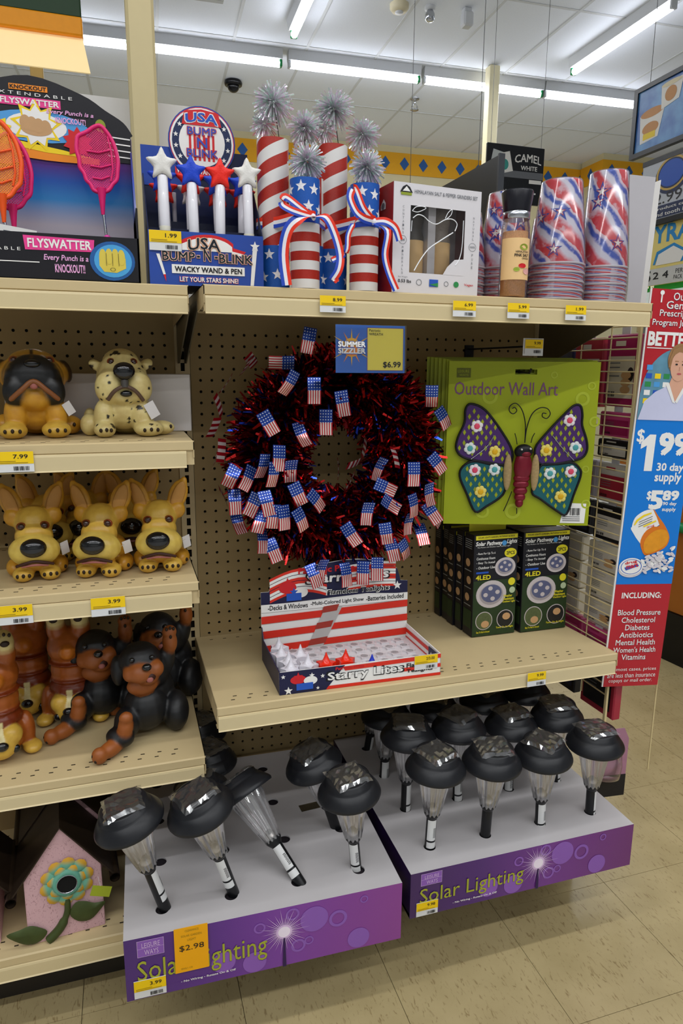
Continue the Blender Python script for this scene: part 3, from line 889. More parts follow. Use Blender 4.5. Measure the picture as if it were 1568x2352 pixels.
def swatter(loc, m1, m2, label, rz=0.0, sc=1.0):
    t = thing('flyswatter', label, 'flyswatter', loc, (R(-4), 0, rz), 'fist shaped flyswatters')
    ol = catmull([(-.004, -.070), (-.018, -.066), (-.024, -.054), (-.032, -.046), (-.036, -.032), (-.044, -.020), (-.045, -.002), (-.049, .014), (-.048, .032), (-.044, .046), (-.026, .056), (-.010, .068), (.004, .072), (.017, .060), (.028, .042), (.034, .024), (.038, .0), (.036, -.022), (.033, -.040), (.024, -.050), (.016, -.062), (.008, -.067)], 4, True)
    ol = [(x*sc, y*sc) for x, y in ol]
    rim = [(x, -.004, y) for x, y in ol]; rim.append(rim[0])
    B().tube(rim, .0045*sc, m1, 8, None, False).obj('rim', t)
    # mesh: crossed thin ribs clipped to the outline
    def spans(f, key):
        xs = []
        n = len(ol)
        for i in range(n):
            a, b_ = ol[i], ol[(i+1) % n]
            fa, fb = f(a)-key, f(b_)-key
            if fa*fb < 0:
                q = fa/(fa-fb); xs.append((a[0]+(b_[0]-a[0])*q, a[1]+(b_[1]-a[1])*q))
        return sorted(xs)
    bb = B()
    for s in (1, -1):
        k = -.12*sc
        while k < .12*sc:
            xs = spans(lambda q: q[0]+s*q[1], k)
            for a, b_ in zip(xs[::2], xs[1::2]):
                w_ = .0009
                bb.add([(a[0]-w_, -.0035, a[1]), (a[0]+w_, -.0035, a[1]), (b_[0]+w_, -.0035, b_[1]), (b_[0]-w_, -.0035, b_[1])], [(0, 1, 2, 3)], m2)
            k += .0040
    tag(bb.obj('mesh_web', t), kind='stuff')
    fb = B()
    for kx, ky, ln in ((-.028, .016, .05), (-.022, -.015, .045), (-.018, -.04, .036)):
        fb.tube([(sc*kx, -.005, sc*ky), (sc*(kx+ln*.5), -.006, sc*(ky-.002)), (sc*(kx+ln), -.005, sc*(ky+.006))], .0016, m1, 6)
    fb.tube([(sc*.018, -.005, sc*.05), (sc*.024, -.006, sc*.02), (sc*.026, -.006, -.02*sc), (sc*.02, -.005, -.045*sc)], .0016, m1, 6)
    fb.obj('finger_rib', t)
    dz = -.072*(1-sc)*-1
    B().lathe([(.003, -.108+dz), (.0042, -.095+dz), (.006, -.078+dz), (.009, -.064+dz)], m1, 12, M.Translation((-.001*sc, -.004, 0))).obj('neck', t)
    B().tube([(0.0, -.004, -.106+dz), (.003, -.004, -.15+dz)], .0024, MS, 8).obj('telescopic_shaft', t)
    B().lathe([(.001, -.215+dz), (.0055, -.212+dz), (.0068, -.18+dz), (.0062, -.145+dz), (.003, -.142+dz)], mat('grip_magenta', 'd63a9c', .4), 12, M.Translation((.004, -.004, 0))).obj('grip', t)
    B().tube([(.0, .0, .07*sc), (.002, .02, .078*sc), (.002, .052, .08*sc)], .0012, MF, 6).obj('hanging_loop', t)
    return t
swatter((-.148, -.235, 1.603), MPK, MPK, 'pink fist shaped flyswatter hanging alone at the right of its display', 0, .78)
swatter((-.303, -.285, 1.575), MOR, mat('web_amber', 'f39a2b', .35), 'orange flyswatter in front at the left edge of the picture', 0, .84)
swatter((-.292, -.255, 1.566), MPK, MPK, 'red pink flyswatter hanging behind the orange one', 0, .84)
t = thing('flyswatter_label', 'white paper label on the shaft of the orange flyswatter', 'label', (-.303, -.30, 1.447), (0, R(8), 0))
B().box(-.02, .045, 0, .0006, 0, .028, MWH).obj('label_card', t)
p = P(t, M.Translation((0, -.0005, 0)) @ FRONT); p.rect('fine_print', MGP, -.005, .018, .03, .0018, 1); p.rect('fine_print', MGP, -.002, .012, .025, .0015, 1); p.done()

# ---- star wand display
MNAV = mat('carton_navy', '141c3f', .35, var=.05)
MRB = mat('carton_royal', '23449c', .35, var=.05)
t = thing('wand_display', 'blue counter display box with round USA BUMP-N-BLINK header for star wands', 'display box', (-.078, -.345, TS))
B().prism([(0, 0), (.196, 0), (.196, .088), (0, .088)], -.0012, .0012, grad('wand_box_print', [(0, '24479f'), (.3, '1e3680'), (.75, '151a33'), (1, '14152a')], 1, .3, 'Generated'), FRONT).obj('front_panel', t)
for x in (0, .1945):
    B().prism([(0, 0), (.14, 0), (.14, .20), (.1, .20), (0, .088)], x, x+.0015, MNAV, M(((0, 0, 1, 0), (1, 0, 0, 0), (0, 1, 0, 0), (0, 0, 0, 1)))).obj('side_panel', t)
B().box(0, .196, .14, .142, 0, .258, MNAV).box(.0, .082, .1385, .14, .19, .258, MRB).obj('back_panel', t)
B().box(0, .196, 0, .14, 0, .002, MNAV).box(.002, .194, .045, .047, 0, .10, MNAV).box(.002, .194, .09, .092, 0, .12, MNAV).obj('insert', t)
hc = (.111, .270)
B().prism(disc_pts(hc[0], hc[1], .0615, .0615, 36), -.0015, .0015, MRB, M.Translation((.0, .1365, 0)) @ FRONT).obj('header_disc', t)
p = P(t, M.Translation((0, .1345, 0)) @ FRONT)
p.ring('header_ring', MWH, *hc, .0545, .058, 1, 36); p.ring('header_ring', MREDP, *hc, .058, .0593, 1, 36); p.ring('header_ring', MNV, *hc, .042, .0545, 1, 36); p.disc('header_centre', MWH, *hc, .042, None, 1, 30)
for k in range(14):
    a = R(-58)+k*R(22.6)
    if 1.1 < (a % (2*pi)) < 2.05: continue
    p.star('printed_star', MWH, hc[0]+.0485*cos(a), hc[1]+.0485*sin(a), .0048, 3)
for k in range(6): p.rect('shield_stripe', MREDP, hc[0]-.024+.0085*k, hc[1]-.032, .0042, .045, 2)
p.poly('usa_band', MREDP, [(hc[0]-.036, hc[1]+.028), (hc[0]+.036, hc[1]+.028), (hc[0]+.031, hc[1]+.051), (hc[0], hc[1]+.0555), (hc[0]-.031, hc[1]+.051)], 4)
p.text(MWH, 'USA', hc[0]-.0295, hc[1]+.0295, .059, .0165, 5, .06, 0, 0, .004); p.text(MBLP, 'USA', hc[0]-.0285, hc[1]+.0305, .057, .0145, 6, .03, 0, 0, .004)
for s, dy, wd, hh in (('BUMP', .0115, .052, .0125), ('N', -.010, .018, .017), ('BLINK', -.0255, .056, .0125)):
    p.text(MREDP, s, hc[0]-wd/2-.0004, hc[1]+dy-.0004, wd+.0008, hh+.0008, 5, .05); p.text(MBLP, s, hc[0]-wd/2, hc[1]+dy, wd, hh, 6, .01)
p.rect('ribbon_band', MREDP, hc[0]-.051, hc[1]-.059, .102, .014, 7); p.text(MWH, 'WACKY WAND & PEN', hc[0]-.048, hc[1]-.056, .096, .008, 8, .02)
p.done()
p = P(t, M.Translation((0, -.0016, 0)) @ FRONT)
p.poly('red_arch', MREDP, catmull([(.052, .073), (.075, .082), (.105, .085), (.13, .08), (.143, .072)], 3)+[(.143, .06), (.052, .06)], 1)
p.poly('white_arch', MWH, catmull([(.055, .068), (.078, .077), (.105, .08), (.128, .075), (.141, .067)], 3)+[(.141, .058), (.055, .058)], 2)
p.poly('banner_tail', MREDP, [(.14, .066), (.165, .06), (.16, .055), (.14, .058)], 1); p.poly('banner_tail', MWH, [(.14, .06), (.163, .0555), (.16, .052), (.14, .054)], 2)
for s, x, y, wd, hh, ar in (('USA', .066, .057, .054, .018, .004), ('BUMP', .022, .040, .054, .0145, 0), ('- N -', .08, .042, .035, .019, 0), ('BLINK', .118, .040, .058, .0145, 0)):
    p.text(MORP, s, x, y, wd, hh, 4, .075, 0, 0, ar); p.text(MWH, s, x, y, wd, hh, 5, .045, 0, 0, ar); p.text(MPB, s, x, y, wd, hh, 6, .02, 0, 0, ar)
p.rect('name_band', MWH, .037, .0195, .125, .0145, 2); p.text(MPB, 'WACKY WAND & PEN', .042, .0225, .115, .0085, 4, .03)
p.text(MREDP, 'LET YOUR STARS SHINE!', .0495, .0063, .101, .0082, 2, .05); p.text(MWH, 'LET YOUR STARS SHINE!', .05, .0068, .1, .0072, 4, .025)
p.poly('pen_print', MWH, [(.012, .05), (.0175, .05), (.0265, .017), (.0225, .0165)], 2); p.poly('pen_print', MREDP, [(.0265, .017), (.0225, .0165), (.0268, .005)], 3)
p.star('wand_print', MWH, .181, .07, .009, 3); p.poly('wand_print', MWH, [(.177, .066), (.185, .066), (.178, .004), (.172, .004)], 2)
p.done()
price_tag(-.0765, -.349, 1.4415, '1.99', 'price tag 1.99 stuck on the star wand display box', .053, .032, tx=0)
# star wands: puffy five pointed star on a clear tube
def puffy(b, r, th, m, T=None):
    o = star_pts(0, 0, r, .55)
    o2 = catmull(o, 3, True)
    n = len(o2)
    lv = [(1.0, .35), (.93, .75), (.7, .95), (.35, 1.0)]
    vs = []; fs = []
    for sgn in (1, -1):
        base = len(vs)
        for k, h in lv: vs += [(x*k, sgn*th*h, y*k) for x, y in o2]
        vs.append((0, sgn*th*1.02, 0)); c = len(vs)-1
        for j in range(3):
            for i in range(n): fs.append((base+j*n+i, base+j*n+(i+1) % n, base+(j+1)*n+(i+1) % n, base+(j+1)*n+i))
        for i in range(n): fs.append((base+3*n+i, base+3*n+(i+1) % n, c))
    h_ = len(vs)//2
    for i in range(n): fs.append((i, (i+1) % n, h_+(i+1) % n, h_+i))
    return b.add(vs, fs, m, T, None, True)
CLR = film('clear_tube', 'f2f2f8', .14, .1, .95)
MSW = mat('star_white', 'e6e3dd', .45, var=.05, scale=300, bump=.3); MSB = mat('star_blue', '1f46c8', .4, var=.1, scale=300, bump=.3); MSR = mat('star_red', 'f02a1e', .4, var=.06, scale=300, bump=.3)
MTUB = mat('tube_white', 'e6e4ea', .22, var=.03, coat=.6)
def wand(x, y, z, m, label, group, r=.0265):
    t = thing('star_wand', label, 'wand', (x, y, z), (R(3), R(random.uniform(-2, 2)), 0), group)
    puffy(B(), r, .009, m).obj('star_head', t)
    B().lathe([(.0085, -.112), (.0088, -.107), (.0088, -.02), (.007, -.017)], MTUB, 14).obj('tube', t)
    B().lathe([(.0092, -.113), (.0092, -.098), (.008, -.096)], mat('wand_base', 'd8d4c2', .4), 14).obj('base_cap', t)
    return t
wx = [(-.054, MSW, 'white star wand at the left end of the front row', .0), (-.006, MSB, 'blue star wand in the front row', -.008), (.043, MSR, 'red star wand in the front row', -.008), (.090, MSW, 'white star wand at the right end of the front row', -.004)]
for x, m, lb, dz in wx:
    wand(x+.005, -.325, 1.583+dz, m, lb, 'star wands in the front row')
for rw, (dy, dz) in enumerate(((-.285, -.012), (-.255, -.024))):
    for k, x in enumerate((-.052, -.004, .043, .089)):
        m = (MSB, MSR, MSB, MSB)[k] if rw == 0 else (MSR, MSW, MSR, MSR)[k]
        wand(x+.005+.004*rw, dy, 1.583+dz, m, 'star wand half hidden behind the front row, %s column, %s row' % (('first', 'second', 'third', 'fourth')[k], ('middle', 'rear')[rw]), 'star wands behind the front row')
def pen(x, tipm, label):
    t = thing('novelty_pen', label, 'pen', (x, -.235, 1.5))
    B().lathe([(.004, .06), (.0042, -.03), (.0035, -.035)], MTUB, 10).obj('barrel', t)
    B().lathe([(.0036, -.033), (.003, -.05), (.0006, -.065)], tipm, 10).obj('tip', t)
pen(-.024, MREDP, 'slim white pen with red tip between the first and second wands'); pen(.016, MTUB, 'slim white pen between the blue and red wands'); pen(.061, MNV, 'slim white pen with dark tip between the red and right white wands')

# ---- firecracker decorations
def diag(nm, turns, pitch, a, b_, glit=True):
    def bld(nt, N, L):
        u, v, _z, tcx = uvsep(N, L)
        s = math_(N, L, 'ADD', math_(N, L, 'MULTIPLY', u, turns), math_(N, L, 'MULTIPLY', v, pitch))
        f = math_(N, L, 'GREATER_THAN', math_(N, L, 'FRACT', s), .5)
        nz = N('TexNoise'); nz.inputs['Scale'].default_value = 900; L(tcx.outputs['Object'], nz.inputs['Vector'])
        red = mixc(N, L, nz.outputs[0], '7d1109', a)
        return mixc(N, L, f, b_, red)
    return nodemat(nm, bld, .4, 0, .5)
MD1 = diag('candy_diagonal', -2, 4.2, 'c8301d', 'dcd9d6')
MD2 = diag('candy_vertical', 7, 0, 'c8301d', 'dcd9d6')
def bld3(nt, N, L):
    u, v, _z, tcx = uvsep(N, L)
    f = math_(N, L, 'GREATER_THAN', math_(N, L, 'FRACT', math_(N, L, 'ADD', math_(N, L, 'MULTIPLY', v, 3.5), .0)), .5)
    nz = N('TexNoise'); nz.inputs['Scale'].default_value = 900; L(tcx.outputs['Object'], nz.inputs['Vector'])
    return mixc(N, L, f, 'dcd9d6', mixc(N, L, nz.outputs[0], '7d1109', 'c8301d'))
MD3 = nodemat('candy_hoops', bld3, .4)
MGB = mat('glitter_blue', '1c56ad', .4, var=.25, scale=900)
def holo(nt, N, L):
    t_ = N('TexCoord'); n = N('TexNoise'); n.inputs['Scale'].default_value = 160; L(t_.outputs['Object'], n.inputs['Vector'])
    r = N('ValToRGB'); e = r.color_ramp.elements
    e[0].position = .3; e[0].color = (.75, .78, .9, 1); e[1].position = .75; e[1].color = (.95, .95, .95, 1)
    x = e.new(.42); x.color = (.6, .85, .7, 1); x = e.new(.5); x.color = (.9, .9, .92, 1); x = e.new(.58); x.color = (.85, .65, .85, 1)
    L(n.outputs[0], r.inputs[0]); return r.outputs[0]
MHO = nodemat('holographic_foil', holo, .3, .55)
def cyl_star(b, r, a, z, s, m):
    pts = star_pts(0, 0, s)
    vs = [(r*cos(a+x/r), r*sin(a+x/r), z+y) for x, y in pts]+[(r*cos(a), r*sin(a), z)]
    return b.add(vs, [(i, (i+1) % 10, 10) for i in range(10)], m)
def burst(parent, c, r, n, seed):
    rnd = random.Random(seed)
    bb = B()
    for i in range(n):
        zz = rnd.uniform(-1, 1); a = rnd.uniform(0, 2*pi); q = (1-zz*zz)**.5
        d = V((q*cos(a), q*sin(a), zz)); ln = r*rnd.uniform(.65, 1.05)
        s = d.cross(V((rnd.random(), rnd.random(), rnd.random()))).normalized()*rnd.uniform(.0007, .0014)
        p0 = V(c)+d*.004; p1 = V(c)+d*ln*.6; p2 = V(c)+d*ln+V((0, 0, -.1*ln))
        bb.add([p0-s*.6, p0+s*.6, p1+s, p1-s, p2+s, p2-s], [(0, 1, 2, 3), (3, 2, 4, 5)], MHO)
    tag(bb.obj('tinsel_burst', parent), kind='stuff')
MRR = mat('ribbon_red', 'e23318', .45, var=.05); MRW = mat('ribbon_white', 'e8e6ea', .45, var=.03); MRU = mat('ribbon_blue', '2447b5', .45, var=.05)
def ribbon(b, pts, wd, ax=(0, 0, 1), ord_=(0, 1, 2)):
    pts = [V(p_) for p_ in catmull(pts, 5)]
    for k in range(3):
        m = (MRR, MRW, MRU)[ord_[k]]
        vs = []
        for i, p_ in enumerate(pts):
            tn = (pts[min(i+1, len(pts)-1)]-pts[max(i-1, 0)]).normalized()
            a = V(ax)-tn*tn.dot(V(ax)); a.normalize()
            vs += [p_+a*wd*(.5-k/3), p_+a*wd*(.5-(k+1)/3)]
        b.add(vs, [(2*i, 2*i+1, 2*i+3, 2*i+2) for i in range(len(pts)-1)], m, None, None, True)
    return b
def cracker(x, y, label, seed, ribs):
    t = thing('firecracker_decoration', label, 'decoration', (x, y, TS), (0, 0, 0), 'red white and blue firecracker decorations')
    tr = .0262
    def tube(name, cx, cy, r, h, m, base=None, top=None):
        o = addobj(name, None, t, (cx, cy, 0))
        z0 = base or 0; z1 = h-(top or 0)
        B().lathe([(r, z0), (r, z1)], m, 28, None, 0, 8, False).obj('paper_wrap', o)
        B().lathe([(0, h-.0005), (r-.0015, h-.0005), (r, h-.002), (r-.001, h-.003)], MRR if not top else MGB, 24).obj('top_disc', o)
        if base: B().lathe([(r+.0002, 0), (r+.0002, base)], MGB, 28, None, 0, 8, False).obj('star_band', o)
        if top: B().lathe([(r+.0002, z1), (r+.0002, h)], MGB, 28, None, 0, 8, False).obj('star_band', o)
        z_a, z_b = (0, base) if base else (z1, h)
        sb = B(); rnd = random.Random(seed*7+int(cx*1000))
        for q in range(14):
            a = -pi/2+R(52)*((q*1.0) % 7-3)+(.4 if q >= 7 else 0)
            cyl_star(sb, r+.0006, a, z_a+(z_b-z_a)*((.3 if q < 7 else .74)+.06*((q*3) % 2)), .0105, MRW)
        sb.obj('white_star', o)
        return o
    tube('tall_tube', -.043, .062, .0285, .258, MD1, .078)
    tube('middle_tube', .024, .06, .0275, .198, MD2, .082)
    tube('front_tube', 0, 0, tr, .182, MD3, None, .073)
    for c, z, r, n, ht, s in ((( -.04, .062), .322, .038, 420, .258, 1), ((.016, .06), .285, .034, 380, .198, 2), ((.004, 0), .213, .035, 420, .182, 3)):
        B().tube([(c[0]+(.01 if s == 1 else 0), c[1], ht), (c[0], c[1], z)], .0008, mat('burst_stem', '1c1c20', .5, .5), 6).obj('stem', t)
        burst(t, (c[0], c[1], z), r, n, seed*10+s)
    if True:
        burst(t, (-.056, .07, .288), .026, 240, seed*10+4)
    # ribbon band round the three tubes and a bow with two tails
    bb = B()
    ribbon(bb, [(.026, .02, .118), (.01, -.028, .118), (-.02, -.02, .117), (-.045, .03, .116), (-.074, .055, .116), (-.06, .09, .116), (.0, .094, .116), (.05, .08, .117), (.053, .05, .118), (.026, .0, .118)], .019, (0, 0, 1))
    bb.obj('ribbon_band', t)
    bb = B(); k0 = (.006, -.034, .116)
    ribs(bb, k0)
    bb.ball(k0, (.005, .004, .006), MRW)
    bb.obj('ribbon_bow', t)
    return t
def bow1(bb, k):
    ribbon(bb, [k, (-.02, -.044, .128), (-.045, -.046, .142), (-.052, -.05, .13), (-.04, -.052, .122), (-.02, -.046, .118), k], .013, (.2, .2, 1))
    ribbon(bb, [k, (-.02, -.048, .11), (-.042, -.05, .09), (-.05, -.048, .05), (-.045, -.05, .0)], .018, (1, 0, .1))
    ribbon(bb, [k, (.025, -.046, .115), (.04, -.048, .09), (.05, -.05, .055), (.047, -.052, .03), (.036, -.05, .012), (.044, -.05, .018)], .015, (1, 0, .35))
def bow2(bb, k):
    ribbon(bb, [k, (-.018, -.044, .135), (-.034, -.046, .165), (-.044, -.05, .15), (-.034, -.05, .128), (-.018, -.046, .118), k], .014, (.9, .2, .6))
    ribbon(bb, [k, (-.03, -.048, .112), (-.046, -.05, .09), (-.05, -.05, .06), (-.075, -.048, .045)], .010, (.7, 0, .7), (0, 1, 2))
    ribbon(bb, [k, (.022, -.048, .115), (.04, -.05, .105), (.05, -.048, .085)], .014, (.4, 0, 1))
    ribbon(bb, [k, (.026, -.05, .1), (.022, -.05, .06), (.03, -.05, .03), (.045, -.05, .0)], .013, (1, 0, .3))
cracker(.190, -.362, 'left firecracker trio of striped tubes with tinsel bursts and bow', 1, bow1)
cracker(.301, -.362, 'right firecracker trio of striped tubes, beside the red grinder box', 2, bow2)

# ---- salt and pepper grinders
MGW = mat('grinder_carton', 'd9d5d8', .4, var=.02); MGRD = mat('carton_red', '9a1f22', .4, var=.05)
JAR = film('jar_glass', 'ffffff', .02, .06, .99, .0)
def grinder_body(t, h, oldpepper=False, cap=True, label=True, r=.027):
    fillm = mat('pepper_corns', '2a2320', .6, var=.6, scale=500) if oldpepper else mat('pink_salt', 'e8ab7a', .5, var=.35, scale=420)
    B().lathe([(0, .002), (r-.003, .002), (r-.003, h*.62), (0, h*.62)], fillm, 20).obj('contents', t)
    B().lathe([(r-.002, 0), (r, .004), (r, h*.66), (r*.86, h*.74), (r*.86, h*.76)], JAR, 24, None, 0, 12, False).obj('glass_jar', t)
    B().lathe([(r*.9, h*.735), (r*.95, h*.74), (r*.95, h*.80), (r*.9, h*.805)], MS, 24).obj('metal_collar', t)
    B().lathe([(r*.92, h*.80), (r*.95, h*.81), (r*.97, h*.84), (r*1.12, h*.985), (r*1.08, h), (0, h)], mat('grinder_black', '1d1d24', .25, var=.05), 24).obj('grinder_head', t)
    if label:
        ml = mat('grinder_label', 'ecc48a', .45, var=.06)
        B().lathe([(r+.0006, h*.16), (r+.0006, h*.55)], ml, 24, None, 0, 8, False, -pi, 0.0).obj('label', t)
        p = P(t, M(((1, 0, 0, 0), (0, 1, 0, 0), (0, 0, 1, 0), (0, 0, 0, 1))))
        p.bend = lambda x, y, q: (cos(-pi/2+x/r)*(r+.001+q), sin(-pi/2+x/r)*(r+.001+q), y)
        p.text(MPB, 'HIMALAYAN', -.012, h*.41, .026, h*.02, 1, .01); p.text(MPB, 'PINK SALT', -.014, h*.375, .03, h*.026, 1, .03); p.text(MPB, 'GRINDER', .0, h*.35, .016, h*.016, 1, .01)
        p.disc('mountain_logo', mat('print_olive', '8d9a2c', .5), .004, h*.465, .009, h*.03, 1, 16)
        p.disc('pepper_print', MREDP, .002, h*.29, .008, h*.022, 2, 14); p.disc('pepper_print', mat('print_leaf', '9aae3a', .5), -.009, h*.255, .006, h*.02, 1, 12); p.disc('salt_print', mat('print_rose', 'e2a9a0', .5), .013, h*.24, .009, h*.03, 1, 14)
        p.done()
t = thing('salt_grinder', 'clear salt grinder with black head filled with pink salt, beside the cups', 'grinder', (.606, -.372, TS))
grinder_body(t, .194)
def grinder_box(x, y, rz, label, full):
    t = thing('grinder_set_box', label, 'box', (x, y, TS), (0, 0, rz), 'boxed grinder sets')
    W_, H_, D_ = .186, .189, .085
    ra = .003
    x0, x1, z0, z1 = .035, .152, .036, .152
    fr = B()
    for q in ((0, x0, 0, H_), (x1, W_, 0, H_), (x0, x1, 0, z0), (x0, x1, z1, H_)):
        fr.box(q[0], q[1], 0, .001, q[2], q[3], MGW)
    fr.add([(x1-.045, -.0003, z0), (x1, -.0003, z0), (x1, -.0003, z0+.03), (x1-.02, -.0003, z0+.028), (x1-.036, -.0003, z0+.014)], [(0, 1, 2, 3, 4)], MGW)
    fr.obj('front_panel', t)
    B().box(0, .0012, .001, D_, 0, H_, MGRD).obj('side_panel', t); B().box(W_-.0012, W_, .001, D_, 0, H_, MGRD).obj('side_panel', t)
    B().box(.0012, W_-.0012, .001, D_, H_-.0012, H_, MGRD).box(0, W_, 0, .001, H_-.0001, H_, MGW).obj('top_flap', t)
    B().box(.0012, W_-.0012, D_-.0012, D_, 0, H_, MGW).box(.0012, W_-.0012, .001, D_, 0, .001, MGW).obj('back_panel', t)
    p = P(t, M.Translation((-.0004, 0, 0)) @ SIDE)
    p.poly('mountain_logo', MWH, [(-.05, .148), (-.03, .148), (-.03, .158), (-.038, .166), (-.05, .156)], 1); p.disc('mountain_logo', MGP, -.04, .154, .007, .006, 2, 12); p.done()
    if not full: return t
    for q, pep in ((.063, True), (.122, False)):
        o = addobj('grinder', None, t, (q, .045, .006))
        ml = mat('grinder_label', 'ecc48a', .45, var=.06)
        B().lathe([(0, 0), (.0225, 0), (.0225, .10), (.019, .11), (.019, .12), (.021, .125), (.024, .155), (0, .155)], mat('pepper_dark', '4a4440', .4, var=.3, scale=300) if pep else mat('salt_grey', '8d8178', .4, var=.3, scale=300), 20).obj('bottle', o)
        B().lathe([(.0229, .03), (.0229, .092)], ml, 20, None, 0, 8, False).obj('label', o)
    B().box(.084, .1,   .02, .08, .002, .16, MGW).obj('divider', t)
    # wrinkled window film
    rnd = random.Random(3)
    nx, ny = 12, 14
    pts = [(x0+(x1-x0)*i/nx, .0012+.0022*NZ.noise(V((i*.43, j*.4, 1.3))), z0+(z1-z0)*j/ny) for j in range(ny+1) for i in range(nx+1)]
    B().add(pts, [(j*(nx+1)+i, j*(nx+1)+i+1, (j+1)*(nx+1)+i+1, (j+1)*(nx+1)+i) for j in range(ny) for i in range(nx)], film('window_film', 'ffffff', .0, .05, .99, .01), None, None, True).obj('window_film', t)
    fw_ = mat('film_fold', 'eff1f4', .12, var=0, spec=.8)
    def fold(q, r=.0009): B().tube([(a, -.0005, b_*.92-.003) for a, b_ in catmull(q, 5)], r, fw_, 6).obj('film_crease', t)
    fold([(.04, .145), (.05, .152), (.062, .15), (.075, .141), (.09, .138), (.108, .148), (.124, .15), (.134, .142), (.13, .128)])
    fold([(.045, .046), (.058, .068), (.075, .09), (.1, .108), (.126, .125)], .0011)
    fold([(.038, .158), (.046, .166), (.06, .168), (.066, .165), (.05, .157), (.038, .158)], .0007)
    fold([(.108, .15), (.114, .162), (.122, .168), (.12, .158), (.11, .149)], .0007)
    fold([(.148, .15), (.147, .1), (.142, .075), (.134, .062)], .0008)
    fold([(.038, .14), (.037, .12)], .0007)
    p = P(t, M.Translation((0, -.0006, 0)) @ FRONT)
    p.T = p.T @ M.Scale(.927, 4, (0, 1, 0))
    p.poly('mountain_logo', mat('print_olive', '8d9a2c', .5), [(.014, .181), (.036, .181), (.036, .186), (.014, .186)], 1); p.poly('mountain_logo', MPB, [(.012, .186), (.038, .186), (.032, .196), (.025, .2), (.018, .196)], 1); p.poly('mountain_logo', MWH, [(.017, .188), (.033, .188), (.025, .197)], 2)
    p.text(MGP, 'HIMALAYAN SALT & PEPPER GRINDERS SET', .042, .186, .135, .0068, 1, .01)
    for ch, zz in zip('CONTAINS', range(8)): p.text(MGP, ch, .0185, .158-.0068*zz, .003, .004, 1)
    p.ring('badge', MGP, .0195, .099, .0075, .0082, 1, 18); p.text(MGP, '84', .0155, .0965, .008, .005, 1, .02)
    for ch, zz in zip('MINERALS', range(8)): p.text(MGP, ch, .0185, .083-.0068*zz, .003, .004, 1)
    for ch, zz in zip('NATURAL', range(7)): p.text(MGP, ch, .169, .15-.0068*zz, .003, .004, 1)
    p.ring('badge', MGP, .17, .096, .0075, .0082, 1, 18); p.text(MGP, '100%', .1645, .094, .011, .004, 1, .01)
    for ch, zz in zip('PURE', range(4)): p.text(MGP, ch, .169, .078-.008*zz, .003, .005, 1)
    p.text(MPB, '0.53 lbs', .012, .019, .027, .006, 1, .02); p.text(MGP, 'Net Weight:', .012, .028, .02, .003, 1)
    p.rect('badge', MBLP, .078, .014, .019, .014, 1); p.poly('badge', mat('print_green', '2f8a4c', .5), [(.078, .018), (.097, .014), (.097, .022)], 2); p.ring('badge', MGP, .056, .021, .005, .006, 1, 14); p.ring('badge', MGP, .115, .021, .004, .005, 1, 14)
    p.disc('badge', mat('print_green', '2f8a4c', .5), .137, .021, .0058, None, 1, 16); p.text(MREDP, 'Vegan', .155, .018, .02, .006, 1, .01)
    p.done()
    return t
grinder_box(.348, -.385, R(6), 'red and white boxed grinder set with a window, in front', True)
grinder_box(.337, -.285, R(6), 'red sided grinder set box standing behind the windowed one', False)

# ---- patriotic cups
def cupbld(nt, N, L):
    u, v, _z, tcx = uvsep(N, L)
    n = N('TexNoise'); n.inputs['Scale'].default_value = 26; n.inputs['Detail'].default_value = 3; L(tcx.outputs['Object'], n.inputs['Vector'])
    w1 = math_(N, L, 'ADD', math_(N, L, 'ADD', math_(N, L, 'MULTIPLY', u, 4), math_(N, L, 'MULTIPLY', v, 2.6)), math_(N, L, 'MULTIPLY', n.outputs[0], .5))
    f1 = math_(N, L, 'FRACT', w1)
    r = N('ValToRGB'); e = r.color_ramp.elements
    e[0].position = 0; e[0].color = (*lin('d03a45'), 1); e[1].position = .42; e[1].color = (*lin('d9a5b0'), 1)
    for q, c in ((.33, 'cf3440'), (.5, 'd9d5df'), (.66, 'd9d5df'), (.74, '2a4fb4'), (.86, '3a57b2'), (.93, 'd9c9d4')):
        x = e.new(q); x.color = (*lin(c), 1)
    L(f1, r.inputs[0])
    n2 = N('TexNoise'); n2.inputs['Scale'].default_value = 60; n2.inputs['Detail'].default_value = 5; L(tcx.outputs['Object'], n2.inputs['Vector'])
    r2 = N('ValToRGB'); r2.color_ramp.elements[0].position = .54; r2.color_ramp.elements[1].position = .68; L(n2.outputs[0], r2.inputs[0])
    return mixc(N, L, math_(N, L, 'MULTIPLY', r2.outputs[0], .6), r.outputs[0], 'dbd8e2')
MCUP = nodemat('patriotic_cup', cupbld, .35, 0, .5)
SHR = film('shrink_wrap', 'ffffff', .02, .12, .98, .01)
